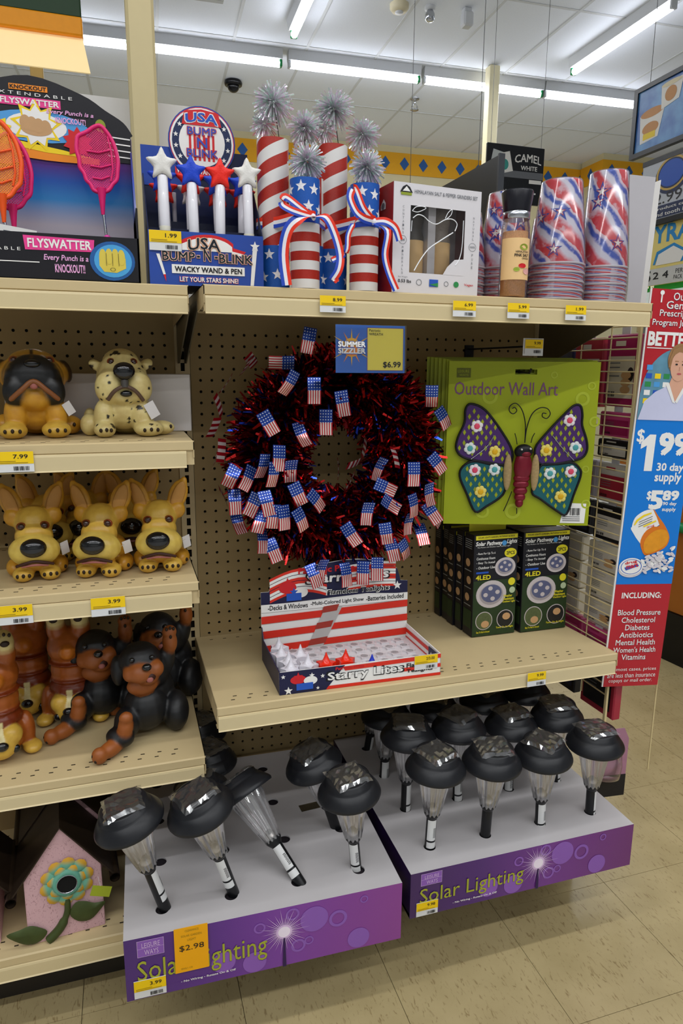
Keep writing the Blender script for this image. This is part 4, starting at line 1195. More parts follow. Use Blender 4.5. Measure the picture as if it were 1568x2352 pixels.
def cups(x, y, h, r0, r1, label, seed, tilt=0.0, nrim=4, wrap=True):
    t = thing('cup_stack', label, 'cups', (x, y, TS), (0, tilt, random.Random(seed).uniform(0, 6)*0+seed*1.3), 'stacks of patriotic cups')
    for k in range(nrim, -1, -1):
        z = .017*k
        hh = h-.017*nrim
        o = addobj('cup', None, t, (0, 0, z))
        if k == nrim:
            B().lathe([(r0, 0), (r0+.0012, .001), (r0+.0012, .003), (r0-.0005, .004), (r1, hh-.002), (r1-.002, hh), (0, hh)], MCUP, 32).obj('cup_body', o)
            sb = B(); rnd = random.Random(seed)
            for q in range(11):
                a = rnd.uniform(0, 2*pi); zz = rnd.uniform(.15, .85)*hh; rr = r0+(r1-r0)*zz/hh
                for s, m, off in ((.02, MRU, .0006), (.013, MREDP, .0009), (.009, MWH, .0012)):
                    k2 = s*rnd.uniform(.8, 1.1)
                    pts = star_pts(0, 0, k2, .36, 5, .3)
                    rf = lambda yy: r0+(r1-r0)*(zz+yy)/hh+off
                    sb.add([(rf(yy)*cos(a+xx/rr), rf(yy)*sin(a+xx/rr), zz+yy) for xx, yy in pts]+[(rf(0)*cos(a), rf(0)*sin(a), zz)], [(i, (i+1) % 10, 10) for i in range(10)], m)
            sb.obj('printed_star', o)
        else:
            B().lathe([(r0, 0), (r0+.0012, .001), (r0+.0012, .003), (r0+.0002, .004), (r0-.0012, .018)], MCUP, 32, None, 0, 8, False).obj('cup_body', o)
        B().lathe([(r0+.0004, .0), (r0+.0022, .0012), (r0+.0022, .0028), (r0+.0004, .004)], MRW, 32, None, 0, 8, False).obj('cup_rim', o)
    if wrap:
        B().lathe([(r0+.0045, 0), (r0+.005, .03), (r0+.003, .075), (r1+.002, h-.002), (r1, h+.001), (.01, h+.003)], SHR, 32, None, .012, 5).obj('wrapper', t)
    return t
cups(.728, -.335, .229, .0535, .0385, 'shrink wrapped patriotic cup stack in front, second from the right', 1)
cups(.842, -.33, .256, .0495, .0360, 'tallest patriotic cup stack at the right end of the shelf', 2)
cups(.660, -.245, .220, .0535, .0385, 'patriotic cup stack standing behind the salt grinder', 3)
cups(.568, -.22, .182, .0535, .0385, 'patriotic cup stack between the grinder box and the salt grinder', 4)
cups(.80, -.2, .19, .0535, .0385, 'patriotic cup stack mostly hidden behind the two front stacks', 5)
# ================================================================ RIGHT BAY
def zB(y): return .6045+.0006-(y+.008)*math.tan(R(1.9))
# ---- wreath
def foil(nm, a, b_, rough=.14):
    def bld(nt, N, L):
        t_ = N('TexCoord'); n = N('TexNoise'); n.inputs['Scale'].default_value = 120; L(t_.outputs['Object'], n.inputs['Vector'])
        return mixc(N, L, n.outputs[0], a, b_)
    return nodemat(nm, bld, rough, .92, .5)
MFR = foil('foil_red', 'a01218', 'dc3430'); MFU = foil('foil_blue', '14185c', '2b4ac8'); MFD = foil('foil_dark', '2a0508', '6b0d12')
WC = (.325, -.128, 1.050)
wr = thing('tinsel_wreath', 'red and blue tinsel wreath covered with small foil flags, hung on the pegboard', 'wreath', WC)
RM, RN = .162, .062
core = [(RM*cos(q*pi/16), 0, RM*sin(q*pi/16)) for q in range(33)]
B().tube(core, .03, mat('wreath_core', '16060a', .8), 10, None, False).obj('wire_ring', wr)
rnd = random.Random(11)
def tinsel(n, m, name, lmin, lmax, wd):
    bb = B()
    for i in range(n):
        a = rnd.uniform(0, 2*pi); q = rnd.uniform(0, 2*pi)
        ra = V((cos(a), 0, sin(a))); no = ra*cos(q)+V((0, -1, 0))*sin(q)
        tg = V((-sin(a), 0, cos(a)))
        if no.y > .55: continue
        base = ra*RM+no*.026
        d = (no+tg*rnd.uniform(-.55, .55)+V((rnd.uniform(-.4, .4), rnd.uniform(-.4, .4), rnd.uniform(-.4, .4)))).normalized()
        ln = rnd.uniform(lmin, lmax)
        s = d.cross(V((rnd.uniform(-1, 1), rnd.uniform(-1, 1), rnd.uniform(-1, 1)))).normalized()*wd*rnd.uniform(.6, 1.2)
        cv = d.cross(s).normalized()*ln*rnd.uniform(-.22, .22)
        p0, p1, p2, p3 = base, base+d*ln*.4+cv*.7, base+d*ln*.75+cv, base+d*ln+cv*.2+V((0, 0, -.003))
        s2 = s+d.cross(s)*rnd.uniform(-.6, .6)
        bb.add([p0-s*.5, p0+s*.5, p1+s, p1-s, p2+s2, p2-s2, p3+s2*.6, p3-s2*.6], [(0, 1, 2, 3), (3, 2, 4, 5), (5, 4, 6, 7)], m)
    tag(bb.obj(name, wr), kind='stuff')
tinsel(6000, MFR, 'red_tinsel', .035, .085, .0030)
tinsel(2600, MFD, 'dark_tinsel', .035, .078, .0036)
tinsel(1900, MFU, 'blue_tinsel', .035, .083, .0027)
def flagbld(nt, N, L):
    u, v, _z, t_ = uvsep(N, L)
    st = math_(N, L, 'GREATER_THAN', math_(N, L, 'FRACT', math_(N, L, 'MULTIPLY', u, 5.5)), .5)
    c1 = mixc(N, L, st, 'c22a36', 'eae2da')
    su = math_(N, L, 'SUBTRACT', math_(N, L, 'FRACT', math_(N, L, 'MULTIPLY', u, 5)), .5); sv = math_(N, L, 'SUBTRACT', math_(N, L, 'FRACT', math_(N, L, 'MULTIPLY', v, 9)), .5)
    r2 = math_(N, L, 'ADD', math_(N, L, 'MULTIPLY', su, su), math_(N, L, 'MULTIPLY', sv, sv))
    dt = math_(N, L, 'LESS_THAN', r2, .045)
    c2 = mixc(N, L, dt, '1d3f9c', 'd8e2f2')
    return mixc(N, L, math_(N, L, 'GREATER_THAN', v, .5), c1, c2)
MFL = nodemat('foil_flag', flagbld, .24, .55, .6)
MFS = nodemat('foil_stripes', lambda nt, N, L: mixc(N, L, math_(N, L, 'GREATER_THAN', math_(N, L, 'FRACT', math_(N, L, 'MULTIPLY', uvsep(N, L)[1], 3.5)), .5), 'a81522', 'e6dcd8'), .3, .5, .6)
def flagmesh(c, m, w_=.0275, h=.054):
    b = B(); vs = []; uv = []
    for j in range(5):
        for i in range(4):
            u, v = i/3, j/4
            vs.append(((u-.5)*w_, -c*(1-(2*v-1)**2)-.3*c*(1-(2*u-1)**2), (v-.5)*h)); uv.append((u, v))
    b.add(vs, [(j*4+i, j*4+i+1, j*4+i+5, j*4+i+4) for j in range(4) for i in range(3)], m, None, uv, True)
    return b.mesh('flag')
fmA, fmB, fmS = flagmesh(.004, MFL), flagmesh(-.005, MFL), flagmesh(.002, MFS, .022, .05)
FL = [(-.143, .209, 90), (-.134, .169, 25), (-.083, .153, 0), (-.02, .126, -10), (-.054, .087, 0), (-.178, .088, -30), (-.107, .065, -15), (-.193, .001, 5), (-.172, -.017, 5), (-.132, -.013, -3), (-.118, -.061, -25), (-.077, -.079, -40), (-.251, -.022, 30), (-.222, -.025, 30), (-.245, -.079, 0), (-.212, -.082, 25), (-.184, -.078, -10), (-.171, -.107, 5), (-.197, -.117, 10), (-.149, -.11, -3), (-.114, -.116, -25), (-.234, -.127, -5), (-.19, -.166, 10), (-.166, -.188, -20), (.04, -.114, 5), (.001, -.156, -35), (.083, -.058, -65), (.094, -.094, -55), (.144, -.029, 0), (.144, -.099, -10), (.189, -.078, -10), (.202, -.124, -35), (.211, -.137, -40), (.14, -.142, 0), (.185, -.177, -10), (.082, -.159, -10), (.104, -.204, -15), (.138, -.207, -30), (-.079, -.248, -15), (-.06, -.239, 10), (-.006, -.252, 0), (.035, -.251, 0), (.069, -.245, 0), (.219, .091, -35), (.202, -.008, -40), (.075, -.02, 20), (.19, .14, 0), (-.078, .255, 10), (-.21, .202, -30, 1), (-.254, .165, 15, 1), (-.27, .121, -30, 1), (-.281, .076, 0, 1), (-.281, .008, -20, 1), (-.267, .027, 10, 1), (-.266, -.07, -25, 1), (.051, .025, -20, 1), (.028, -.01, 80, 1), (-.01, -.021, 10, 1), (.018, -.051, 30, 1), (-.2, .213, -60, 1), (.103, .008, 15, 1), (-.159, .016, 5)]
for i, f in enumerate(FL):
    rho = (f[0]**2+f[1]**2)**.5
    q = min(1, abs(rho-RM)/.105)
    y = -.035-.07*(1-q*q)**.5
    if f[1] < -.22: y = -.088
    me_ = fmS if len(f) > 3 else (fmA if i % 3 else fmB)
    o = addobj('flag', me_, wr, (f[0], y, f[1]))
    o.rotation_mode = 'YXZ'
    tilt = (f[1]/max(rho, .05))*(.5 if rho > RM else -.4)
    o.rotation_euler = (R(rnd.uniform(-22, 22))-R(14)*(rho-RM)/.1*(1 if f[1] < 0 else -1), R(f[2]), R(rnd.uniform(-28, 28)+(60 if len(f) > 3 else 0)))
B().tube([(0, .122, .2), (0, -.0, .2), (0, -.012, .213)], .003, MS, 8).obj('peg_hook', wr)

# ---- sale sign hanging from the top shelf
t = thing('sale_sign', 'blue and yellow SUMMER SIZZLER price sign hung from the top shelf', 'sign', (.2315, -.418, 1.2405), (R(-2), 0, 0))
MSB_ = mat('sign_blue', '1d66c4', .35, var=.03)
B().box(0, .132, 0, .0006, 0, .0835, MSB_).obj('card', t)
B().box(-.001, .134, -.0022, -.0016, .0, .0845, film('acetate', 'ffffff', .0, .06, .98, .0)).obj('sleeve', t)
p = P(t, M.Translation((0, -.0003, 0)) @ FRONT)
MGO = mat('print_golden', 'efb51e', .45, var=.06, scale=30); MPUR = mat('print_purple', '6a2f8c', .5)
p.rect('yellow_panel', MPUR, .0585, .0038, .0705, .076, 1); p.rect('yellow_panel', grad('yellow_print', [(0, 'eedc4e'), (.5, 'efd008'), (1, 'e3b800')], 1, .4, 'Generated', 0), .0595, .0048, .0685, .074, 2)
sc_ = (.0295, .0445)
for k in range(12):
    a = pi/2+k*pi/6; r1 = .035 if k % 2 == 0 else .028; r1 = r1*(1.1 if k % 3 else .95)
    p.poly('sun_ray', MORP if k % 2 else MGO, [(sc_[0]+.012*cos(a-.16), sc_[1]+.012*sin(a-.16)), (sc_[0]+r1*cos(a), sc_[1]+r1*sin(a)), (sc_[0]+.012*cos(a+.16), sc_[1]+.012*sin(a+.16))], 1)
p.disc('sun_disc', MGO, *sc_, .0165, None, 2); p.disc('sun_disc', MORP, sc_[0], sc_[1]-.006, .014, .009, 3)
for s, yy in (('SUMMER', .0455), ('SIZZLER', .034)):
    p.text(MBLP, s, .0035, yy-.0008, .0525, .0105, 4, .07); p.text(MWH, s, .0045, yy, .0505, .009, 5, .045)
p.text(MPB, 'Patriotic', .0625, .0725, .0215, .0045, 4); p.text(MPB, 'WREATH', .0625, .066, .026, .0045, 4); p.text(MPB, '$6.99', .0895, .0085, .034, .0115, 4, .02)
p.done()

# ---- butterfly wall art cards on a peg hook
CW, CH = .332, .369
MLC = mat('card_lime', '9aa512', .4, var=.05, scale=8)
CYAW = R(-19.4)
def card(x, y, z, label, full, extra=0.0):
    t = thing('wall_art_card', label, 'wall art', (x, y, z), (0, 0, CYAW), 'butterfly wall art cards')
    hx, hz = .170, .348
    B().box(0, CW, 0, .0022, 0, hz-.007, MLC).box(0, hx-.024, 0, .0022, hz-.007, hz+.004, MLC).box(hx+.024, CW, 0, .0022, hz-.007, hz+.004, MLC).box(0, CW, 0, .0022, hz+.004, CH, MLC).obj('backing_card', t)
    return t
def bp(x, y):
    k = (y-440)/963
    xl = 190-42*k; xr = 1085-85*k
    return ((x-xl)/(xr-xl)*CW, (1403-y)/963*CH)
CARDP = (.561, -.2, .897)
fc = card(*CARDP, 'lime green Outdoor Wall Art card with a metal butterfly, at the front of the hook', True)
p = P(fc, M.Translation((0, -.0003, 0)) @ FRONT)
MLI = mat('card_lime_light', 'a8b42e', .45); MVI = mat('print_violet', '7b4a78', .5); MOL = mat('print_darkolive', '5e6314', .5)
for x, y, r in ((430, 640, 45), (975, 650, 42), (810, 515, 20), (1030, 575, 24), (1045, 780, 32), (990, 1060, 22), (380, 1325, 42), (560, 1320, 48), (990, 1270, 28), (900, 1220, 30)):
    c = bp(x, y); rr = r*.00038
    p.ring('bokeh_ring', MLI, c[0], c[1], rr*.62, rr, 1, 22)
p.rect('maker_logo', MOL, *bp(232, 533), .031, .0205, 1); p.text(MLC, 'LEISURE', *bp(240, 505), .025, .006, 2); p.text(MLC, 'WAYS', *bp(248, 525), .02, .005, 2)
a = bp(218, 632); e = bp(828, 632)
p.text(MVI, 'Outdoor Wall Art', a[0], a[1], e[0]-a[0], .0285, 2, -.012)
q = bp(835, 1390); p.poly('barcode_label', MWH, [bp(835, 1388), bp(978, 1388), bp(993, 1268), bp(868, 1265)], 1); p.barcode(MPB, *bp(895, 1340), .024, .017, 3, 10)
for k in range(3): p.rect('fine_print', MPB, *bp(850, 1375-12*k), .04, .0012, 3)
p.done()
bt = addobj('metal_butterfly', None, fc, (0, -.006, 0))
MVP = mat('wing_purple', '4a2a68', .45, .2, var=.2, scale=40); MTE = mat('wing_teal', '1d5f66', .45, .2, var=.2, scale=40); MBI = mat('black_iron', '17161a', .4, .3, var=.1)
def wing(out, m, name):
    o2 = catmull([bp(*q) for q in out], 4, True)
    cx = sum(q[0] for q in o2)/len(o2); cy = sum(q[1] for q in o2)/len(o2)
    b = B()
    b.prism(o2, 0, .0012, m, FRONT)
    rim = [(x, -.0008, y) for x, y in o2]; rim.append(rim[0])
    b.tube(rim, .0028, MBI, 6, None, False)
    # lattice of diamond openings showing the card
    def inside(x, y):
        c = False; n = len(o2)
        for i in range(n):
            a, e = o2[i], o2[(i+1) % n]
            if (a[1] > y) != (e[1] > y) and x < (e[0]-a[0])*(y-a[1])/(e[1]-a[1])+a[0]: c = not c
        return c
    for i in range(40):
        for j in range(40):
            x = .0195*i+(.00975 if j % 2 else 0); y = .0118*j
            if all(inside(x+dx, y+dy) for dx, dy in ((.007, 0), (-.007, 0), (0, .009), (0, -.009))):
                b.prism([(x-.0036, y), (x, y-.0066), (x+.0036, y), (x, y+.0066)], .00125, .0014, MLC, FRONT)
    return b.obj(name, bt)
UL = [(315, 683), (282, 715), (276, 790), (236, 880), (226, 945), (258, 990), (330, 1012), (450, 1030), (535, 1040), (556, 960), (500, 850), (400, 720)]
LL = [(330, 1018), (265, 1050), (246, 1110), (285, 1210), (335, 1322), (400, 1290), (500, 1215), (520, 1120), (540, 1045), (430, 1035)]
UR = [(958, 690), (968, 740), (966, 800), (990, 880), (994, 945), (965, 990), (900, 1010), (800, 1030), (715, 1025), (690, 940), (760, 845), (880, 720), (925, 685)]
LR = [(905, 1020), (950, 1055), (955, 1100), (915, 1210), (870, 1330), (815, 1310), (720, 1240), (670, 1200), (700, 1100), (730, 1035), (820, 1030)]
wing(UL, MVP, 'upper_wing'); wing(UR, MVP, 'upper_wing'); wing(LL, MTE, 'lower_wing'); wing(LR, MTE, 'lower_wing')
def bodyball(b, x, y, rx, rz, m, ry=.008): c = bp(x, y); b.ball((c[0], -.006, c[1]), (rx, ry, rz), m)
MBD = mat('body_crimson', '7c1b2c', .3, .3, var=.2, scale=80); MTB = mat('side_tan', 'a98f62', .55, var=.35, scale=200)
b = B(); bodyball(b, 615, 1045, .0205, .036, MBD, .012)
for k, (y, r) in enumerate(((1115, .0185), (1150, .018), (1190, .016), (1228, .013), (1262, .0095))): bodyball(b, 607-4*k, y, r, .011, MBD, .010)
b.obj('body', bt)
b = B(); bodyball(b, 620, 955, .021, .0165, MBI, .011); b.obj('head', bt)
b = B(); bodyball(b, 628, 968, .014, .009, MBD, .013); b.obj('face_plate', bt)
b = B(); bodyball(b, 604, 942, .003, .003, MWH, .014); bodyball(b, 656, 938, .003, .003, MWH, .014); b.obj('eye', bt)
b = B(); bodyball(b, 525, 1080, .0095, .042, MTB, .006); b.obj('side_lobe', bt); b = B(); bodyball(b, 685, 1080, .0095, .042, MTB, .006); b.obj('side_lobe', bt)
def wire2(q, r=.0012, nm='antenna', m=MBI): B().tube([(c[0], -.004, c[1]) for c in catmull([bp(*z) for z in q], 5)], r, m, 6).obj(nm, bt)
wire2([(628, 905), (632, 800), (615, 720), (580, 678), (545, 690), (538, 720), (560, 738), (582, 720), (570, 700), (556, 708)])
wire2([(628, 905), (640, 820), (670, 740), (715, 703), (760, 705), (778, 735), (758, 762), (732, 752), (735, 732), (755, 735)])
wire2([(583, 915), (578, 880), (570, 850)], .001, 'leg'); wire2([(665, 905), (672, 875), (687, 848)], .001, 'leg')
wire2([(550, 1195), (525, 1260), (500, 1315)], .001, 'leg'); wire2([(578, 1295), (578, 1330)], .001, 'leg')
wire2([(447, 863), (425, 905), (390, 945), (312, 1005)], .001, 'twist_tie', MS); wire2([(792, 862), (845, 930), (915, 1005)], .001, 'twist_tie', MS)
FLW = {'r': ('e8e2e4', 'e04a68'), 'y': ('ead66a', 'e2b016'), 't': ('e2e6e4', '4fa3a6')}
for x, y, k in ((348, 812, 'r'), (306, 942, 't'), (452, 960, 'y'), (334, 1070, 'r'), (450, 1066, 't'), (367, 1200, 'y'), (892, 772, 'r'), (925, 930, 't'), (755, 948, 'y'), (775, 1085, 't'), (897, 1072, 'r'), (836, 1222, 'y')):
    c = bp(x, y); mp_ = mat('petal_'+k, FLW[k][0], .4); mc = mat('centre_'+k, FLW[k][1], .4)
    b = B()
    for q in range(6): b.ball((c[0]+.0082*cos(q*pi/3+.3), -.003, c[1]+.0082*sin(q*pi/3+.3)), (.0062, .002, .0062), mp_, None, 8, 5)
    b.ball((c[0], -.0042, c[1]), (.0072, .0022, .0072), mc, None, 10, 5)
    b.obj('flower', bt)
for k in range(6):
    d = .012+.0125*k
    card(CARDP[0]-.004*k-.0+.0, CARDP[1]+d, CARDP[2]+.0035+.0012*k, 'lime green wall art card hidden behind the front butterfly card, %s from the front' % ('second', 'third', 'fourth', 'fifth', 'sixth', 'seventh')[k], False)
t = thing('peg_hook', 'black steel peg hook carrying the butterfly wall art cards', 'hook', (.712, 0, 1.262))
B().tube([(0, .0, .0), (.0, -.1, -.016), (0, -.285, -.02), (0, -.29, -.012)], .0026, MBI, 8).obj('lower_arm', t)
B().tube([(0, 0, .036), (0, -.27, .036), (0, -.276, .033)], .0022, MBI, 8).obj('upper_arm', t)
B().box(-.012, .012, -.004, .006, -.012, .046, MBI).obj('back_plate', t)
t2 = thing('hook_tag_holder', 'clear white tag holder at the end of the butterfly card hook', 'tag holder', (.696, -.279, 1.278))
B().box(0, .05, 0, .002, 0, .037, MTW, bev=.0006).obj('holder', t2)
price_tag(.699, -.2806, 1.281, '9.99', 'price tag 9.99 on the hook above the butterfly card', .044, .031, tx=0)

# ---- Starry Lites counter box
sb = thing('tealight_display', 'red white and blue Starry Lites counter box of tealights on the middle shelf', 'display box', (.129, -.387, zB(-.387)), (-R(1.9), 0, R(-.7)))
SW, SD, SHT, SBK = .345, .190, .047, .155
MRS = mat('print_flagred', 'd8301f', .42, var=.04); MDN = mat('print_darknavy', '1a1b40', .45, var=.05)
B().box(0, SW, 0, .002, 0, SHT, MWH).obj('front_panel', sb)
B().prism([(0, 0), (SD, 0), (SD, SHT+.03), (SD-.02, SHT+.004), (0, SHT)], 0, .002, MDN, M(((0, 0, 1, 0), (1, 0, 0, 0), (0, 1, 0, 0), (0, 0, 0, 1)))).obj('side_panel', sb)
B().prism([(0, 0), (SD, 0), (SD, SHT+.004), (0, SHT)], SW-.002, SW, MWH, M(((0, 0, 1, 0), (1, 0, 0, 0), (0, 1, 0, 0), (0, 0, 0, 1)))).obj('side_panel', sb)
crest = [(0, 0), (SW, 0), (SW, SBK)] + [(SW-.005, SBK+.0), (SW-.018, SBK+.002), (SW-.02, SBK+.012)]+catmull([(SW-.026, SBK+.03), (SW-.045, SBK+.045), (.24, SBK+.058), (.19, SBK+.06), (.10, SBK+.05), (.075, SBK+.04)], 4)+[(.02, SBK+.005), (.018, SBK), (0, SBK)]
B().prism(crest, -.001, .001, MWH, M.Translation((0, SD, 0)) @ FRONT).obj('back_card', sb)
p = P(sb, M.Translation((0, SD-.0016, 0)) @ FRONT)
p.poly('navy_field', MDN, [(0, SBK), (.018, SBK), (.02, SBK+.005), (.075, SBK+.04), (.10, SBK+.05), (.19, SBK+.06), (.24, SBK+.058), (SW-.045, SBK+.045), (SW-.026, SBK+.03), (SW-.02, SBK+.012), (SW-.018, SBK+.002), (SW, SBK), (SW, SBK-.03), (.245, SBK-.022), (0, SBK-.03)], 1)
def waves(x0, y0, x1, y1, n, bend, lay):
    for k in range(n):
        f = k/n; w_ = .45/n
        q1 = [(x0+(x1-x0)*s, y0+(y1-y0)*f+bend*sin(pi*s*.9)) for s in [i/8 for i in range(9)]]
        q2 = [(x, y+(y1-y0)*w_) for x, y in q1]
        p.poly('flag_wave', MRS if k % 2 == 0 else MWH, q1+q2[::-1], lay)
        p.poly('flag_wave', MWH if k % 2 == 0 else MRS, [(x, y+(y1-y0)*w_) for x, y in q1]+[(x, y+(y1-y0)*.9/n) for x, y in q1][::-1], lay)
waves(.02, SBK-.026, .15, SBK+.03, 4, .02, 2); waves(.2, SBK-.012, SW-.03, SBK+.048, 5, .004, 2)
p.disc('candle_print', MREDP, .06, SBK+.006, .02, .013, 4); p.star('candle_print', MREDP, .06, SBK+.014, .016, 5); p.rect('candle_print', MBLP, .057, SBK-.024, .034, .017, 5); p.star('candle_print', MBLP, .074, SBK-.004, .01, 5); p.disc('candle_print', MWH, .09, SBK-.006, .016, .012, 4)
p.text(MREDP, 'Patriotic Pride', .085, SBK+.036, .13, .013, 5, .04)
p.text(MPB, 'Starry Lites', .101, SBK+.003, .198, .032, 5, .05, .05); p.text(MWH, 'Starry Lites', .104, SBK+.006, .192, .027, 6, .03, .05)
p.text(MWH, 'Flameless Tealights', .148, SBK-.0215, .152, .016, 6, .05, .15); p.text(MPB, 'Flameless Tealights', .15, SBK-.02, .148, .013, 7, .025, .15)
p.star('printed_star', MWH, SW-.026, SBK-.009, .011, 5)
p.rect('white_band', MWH, 0, SBK-.046, SW, .018, 4)
p.text(MPB, '-Decks & Windows', .015, SBK-.042, .09, .011, 5, .02); p.text(MPB, '-Multi-Colored Light Show', .112, SBK-.0415, .125, .011, 5, .02); p.text(MPB, '-Batteries Included', .243, SBK-.0405, .092, .0105, 5, .02)
for k, z in enumerate((SBK-.068, SBK-.102, SBK-.136)):
    p.poly('red_stripe', MRS, [(0, z-.004), (.145-.012*k, z), (.140-.012*k, z+.016), (0, z+.013)], 4)
    p.poly('red_stripe', MRS, [(.165-.012*k, z+.002), (SW, z+.006), (SW, z+.022), (.172-.012*k, z+.017)], 4)
p.poly('fold_band', mat('print_foldgrey', 'b9b5b2', .5), [(.095, .0), (.145, SBK-.047), (.186, SBK-.047), (.13, .0)], 5)
for k in range(3): p.poly('fold_stripe', mat('print_foldred', 'a33a2e', .5), [(.105+.0155*k, .022+.037*k), (.145+.0138*k, .025+.037*k), (.151+.0138*k, .04+.037*k), (.111+.0155*k, .037+.037*k)], 6)
p.done()
p = P(sb, M.Translation((0, -.0004, 0)) @ FRONT)
p.poly('navy_field', MDN, [(0, 0), (.095, 0), (.135, SHT), (0, SHT)], 1)
p.poly('red_stripe', MRS, [(.095, .0), (SW, .0), (SW, .006), (.1, .007)], 1); p.poly('red_stripe', MRS, [(.135, SHT-.012), (SW, SHT-.009), (SW, SHT), (.13, SHT-.003)], 1); p.poly('red_stripe', MRS, [(.25, .017), (SW, .018), (SW, .026), (.26, .025)], 1)
p.text(MREDP, 'Patriotic Pride', .115, .0385, .06, .006, 3, .03)
p.text(MPB, 'Starry Lites', .096, .0115, .166, .0255, 2, .05); p.text(MWH, 'Starry Lites', .099, .014, .16, .021, 3, .025)
p.text(MPB, 'Flameless', .268, .025, .062, .009, 3, .03); p.text(MPB, 'Tealights', .268, .012, .058, .009, 3, .03)
for x, y, r in ((.008, .037, .005), (.018, .007, .009), (.066, .034, .006), (.088, .03, .005), (.078, .006, .004)): p.star('printed_star', MWH, x, y, r, 2)
p.disc('candle_print', MREDP, .038, .028, .016, .009, 2); p.star('candle_print', MREDP, .038, .034, .01, 3); p.rect('candle_print', MBLP, .034, .006, .034, .014, 4); p.disc('candle_print', MWH, .063, .024, .014, .009, 3)
p.done()
p = P(sb, M.Translation((SW-.0024, 0, 0)) @ SIDE)
for k in range(2): p.poly('red_stripe', MRS, [(-SD, .012+.019*k), (-.01, .012+.019*k), (-.01, .021+.019*k), (-SD, .021+.019*k)], 1)
p.rect('navy_field', MDN, -.055, .018, .054, .026, 3); p.star('printed_star', MWH, -.04, .03, .006, 4); p.star('printed_star', MWH, -.018, .038, .004, 4)
p.done()
b = B(); MIN = mat('clear_insert', 'd2cdd0', .3, var=.04, coat=.3)
b.box(.003, SW-.003, .003, SD-.003, .0015, .018, MIN)
for i in range(9):
    for j in range(5):
        if i < 2 and j < 4: continue
        T = M.Translation((.03+.0355*i, .022+.036*j, .018))
        b.prism(star_pts(0, 0, .016, .6), 0, .004, MIN, T)
        b.lathe([(.009, .004), (.006, .002), (0, .002)], MIN, 8, T)
b.obj('plastic_insert', sb)
tl0 = None
MTW_ = mat('tealight_clear', 'dcd8e0', .18, var=.03, coat=.5); MTR_ = mat('tealight_red', 'ea2c14', .25, var=.05, coat=.4); MTB_ = mat('tealight_blue', '2a3fc0', .3, var=.05)
def tealight(dx, dy, m, label, dz=.018):
    t = thing('star_tealight', label, 'tealight', (.129+dx, -.387+dy, zB(-.387+dy)+dz+.006), (0, 0, random.uniform(0, 6)), 'star shaped flameless tealights')
    B().prism(star_pts(0, 0, .0215, .66), 0, .022, m).obj('star_base', t)
    B().lathe([(.013, .022), (.009, .024), (.0035, .036), (.0008, .044)], m, 10).obj('flame_tip', t)
for dx, dy, m, lb in ((.032, .055, MTW_, 'frosted star tealight at the front left corner of the tray, second from the front'), (.026, .098, MTW_, 'frosted star tealight in the left column, third from the front'), (.03, .14, MTW_, 'frosted star tealight in the left column, farthest back'), (.028, .02, MTW_, 'frosted star tealight in the front left corner of the tray'), (.064, .085, MTW_, 'frosted star tealight in the second column, behind'),
                      (.066, .03, MTW_, 'frosted star tealight beside the red ones'), (.103, .026, MTR_, 'left red star tealight at the front of the tray'), (.146, .03, MTR_, 'right red star tealight at the front of the tray')):
    tealight(dx, dy, m, lb)
tealight(.2, .02, MTB_, 'blue star tealight standing low behind the front panel', .004)
price_tag(.414, -.3915, zB(-.39)+.017, '2/3.00', 'price tag 2/3.00 stuck on the Starry Lites box', .052, .031, tx=-R(1.9), yz=R(-.7))

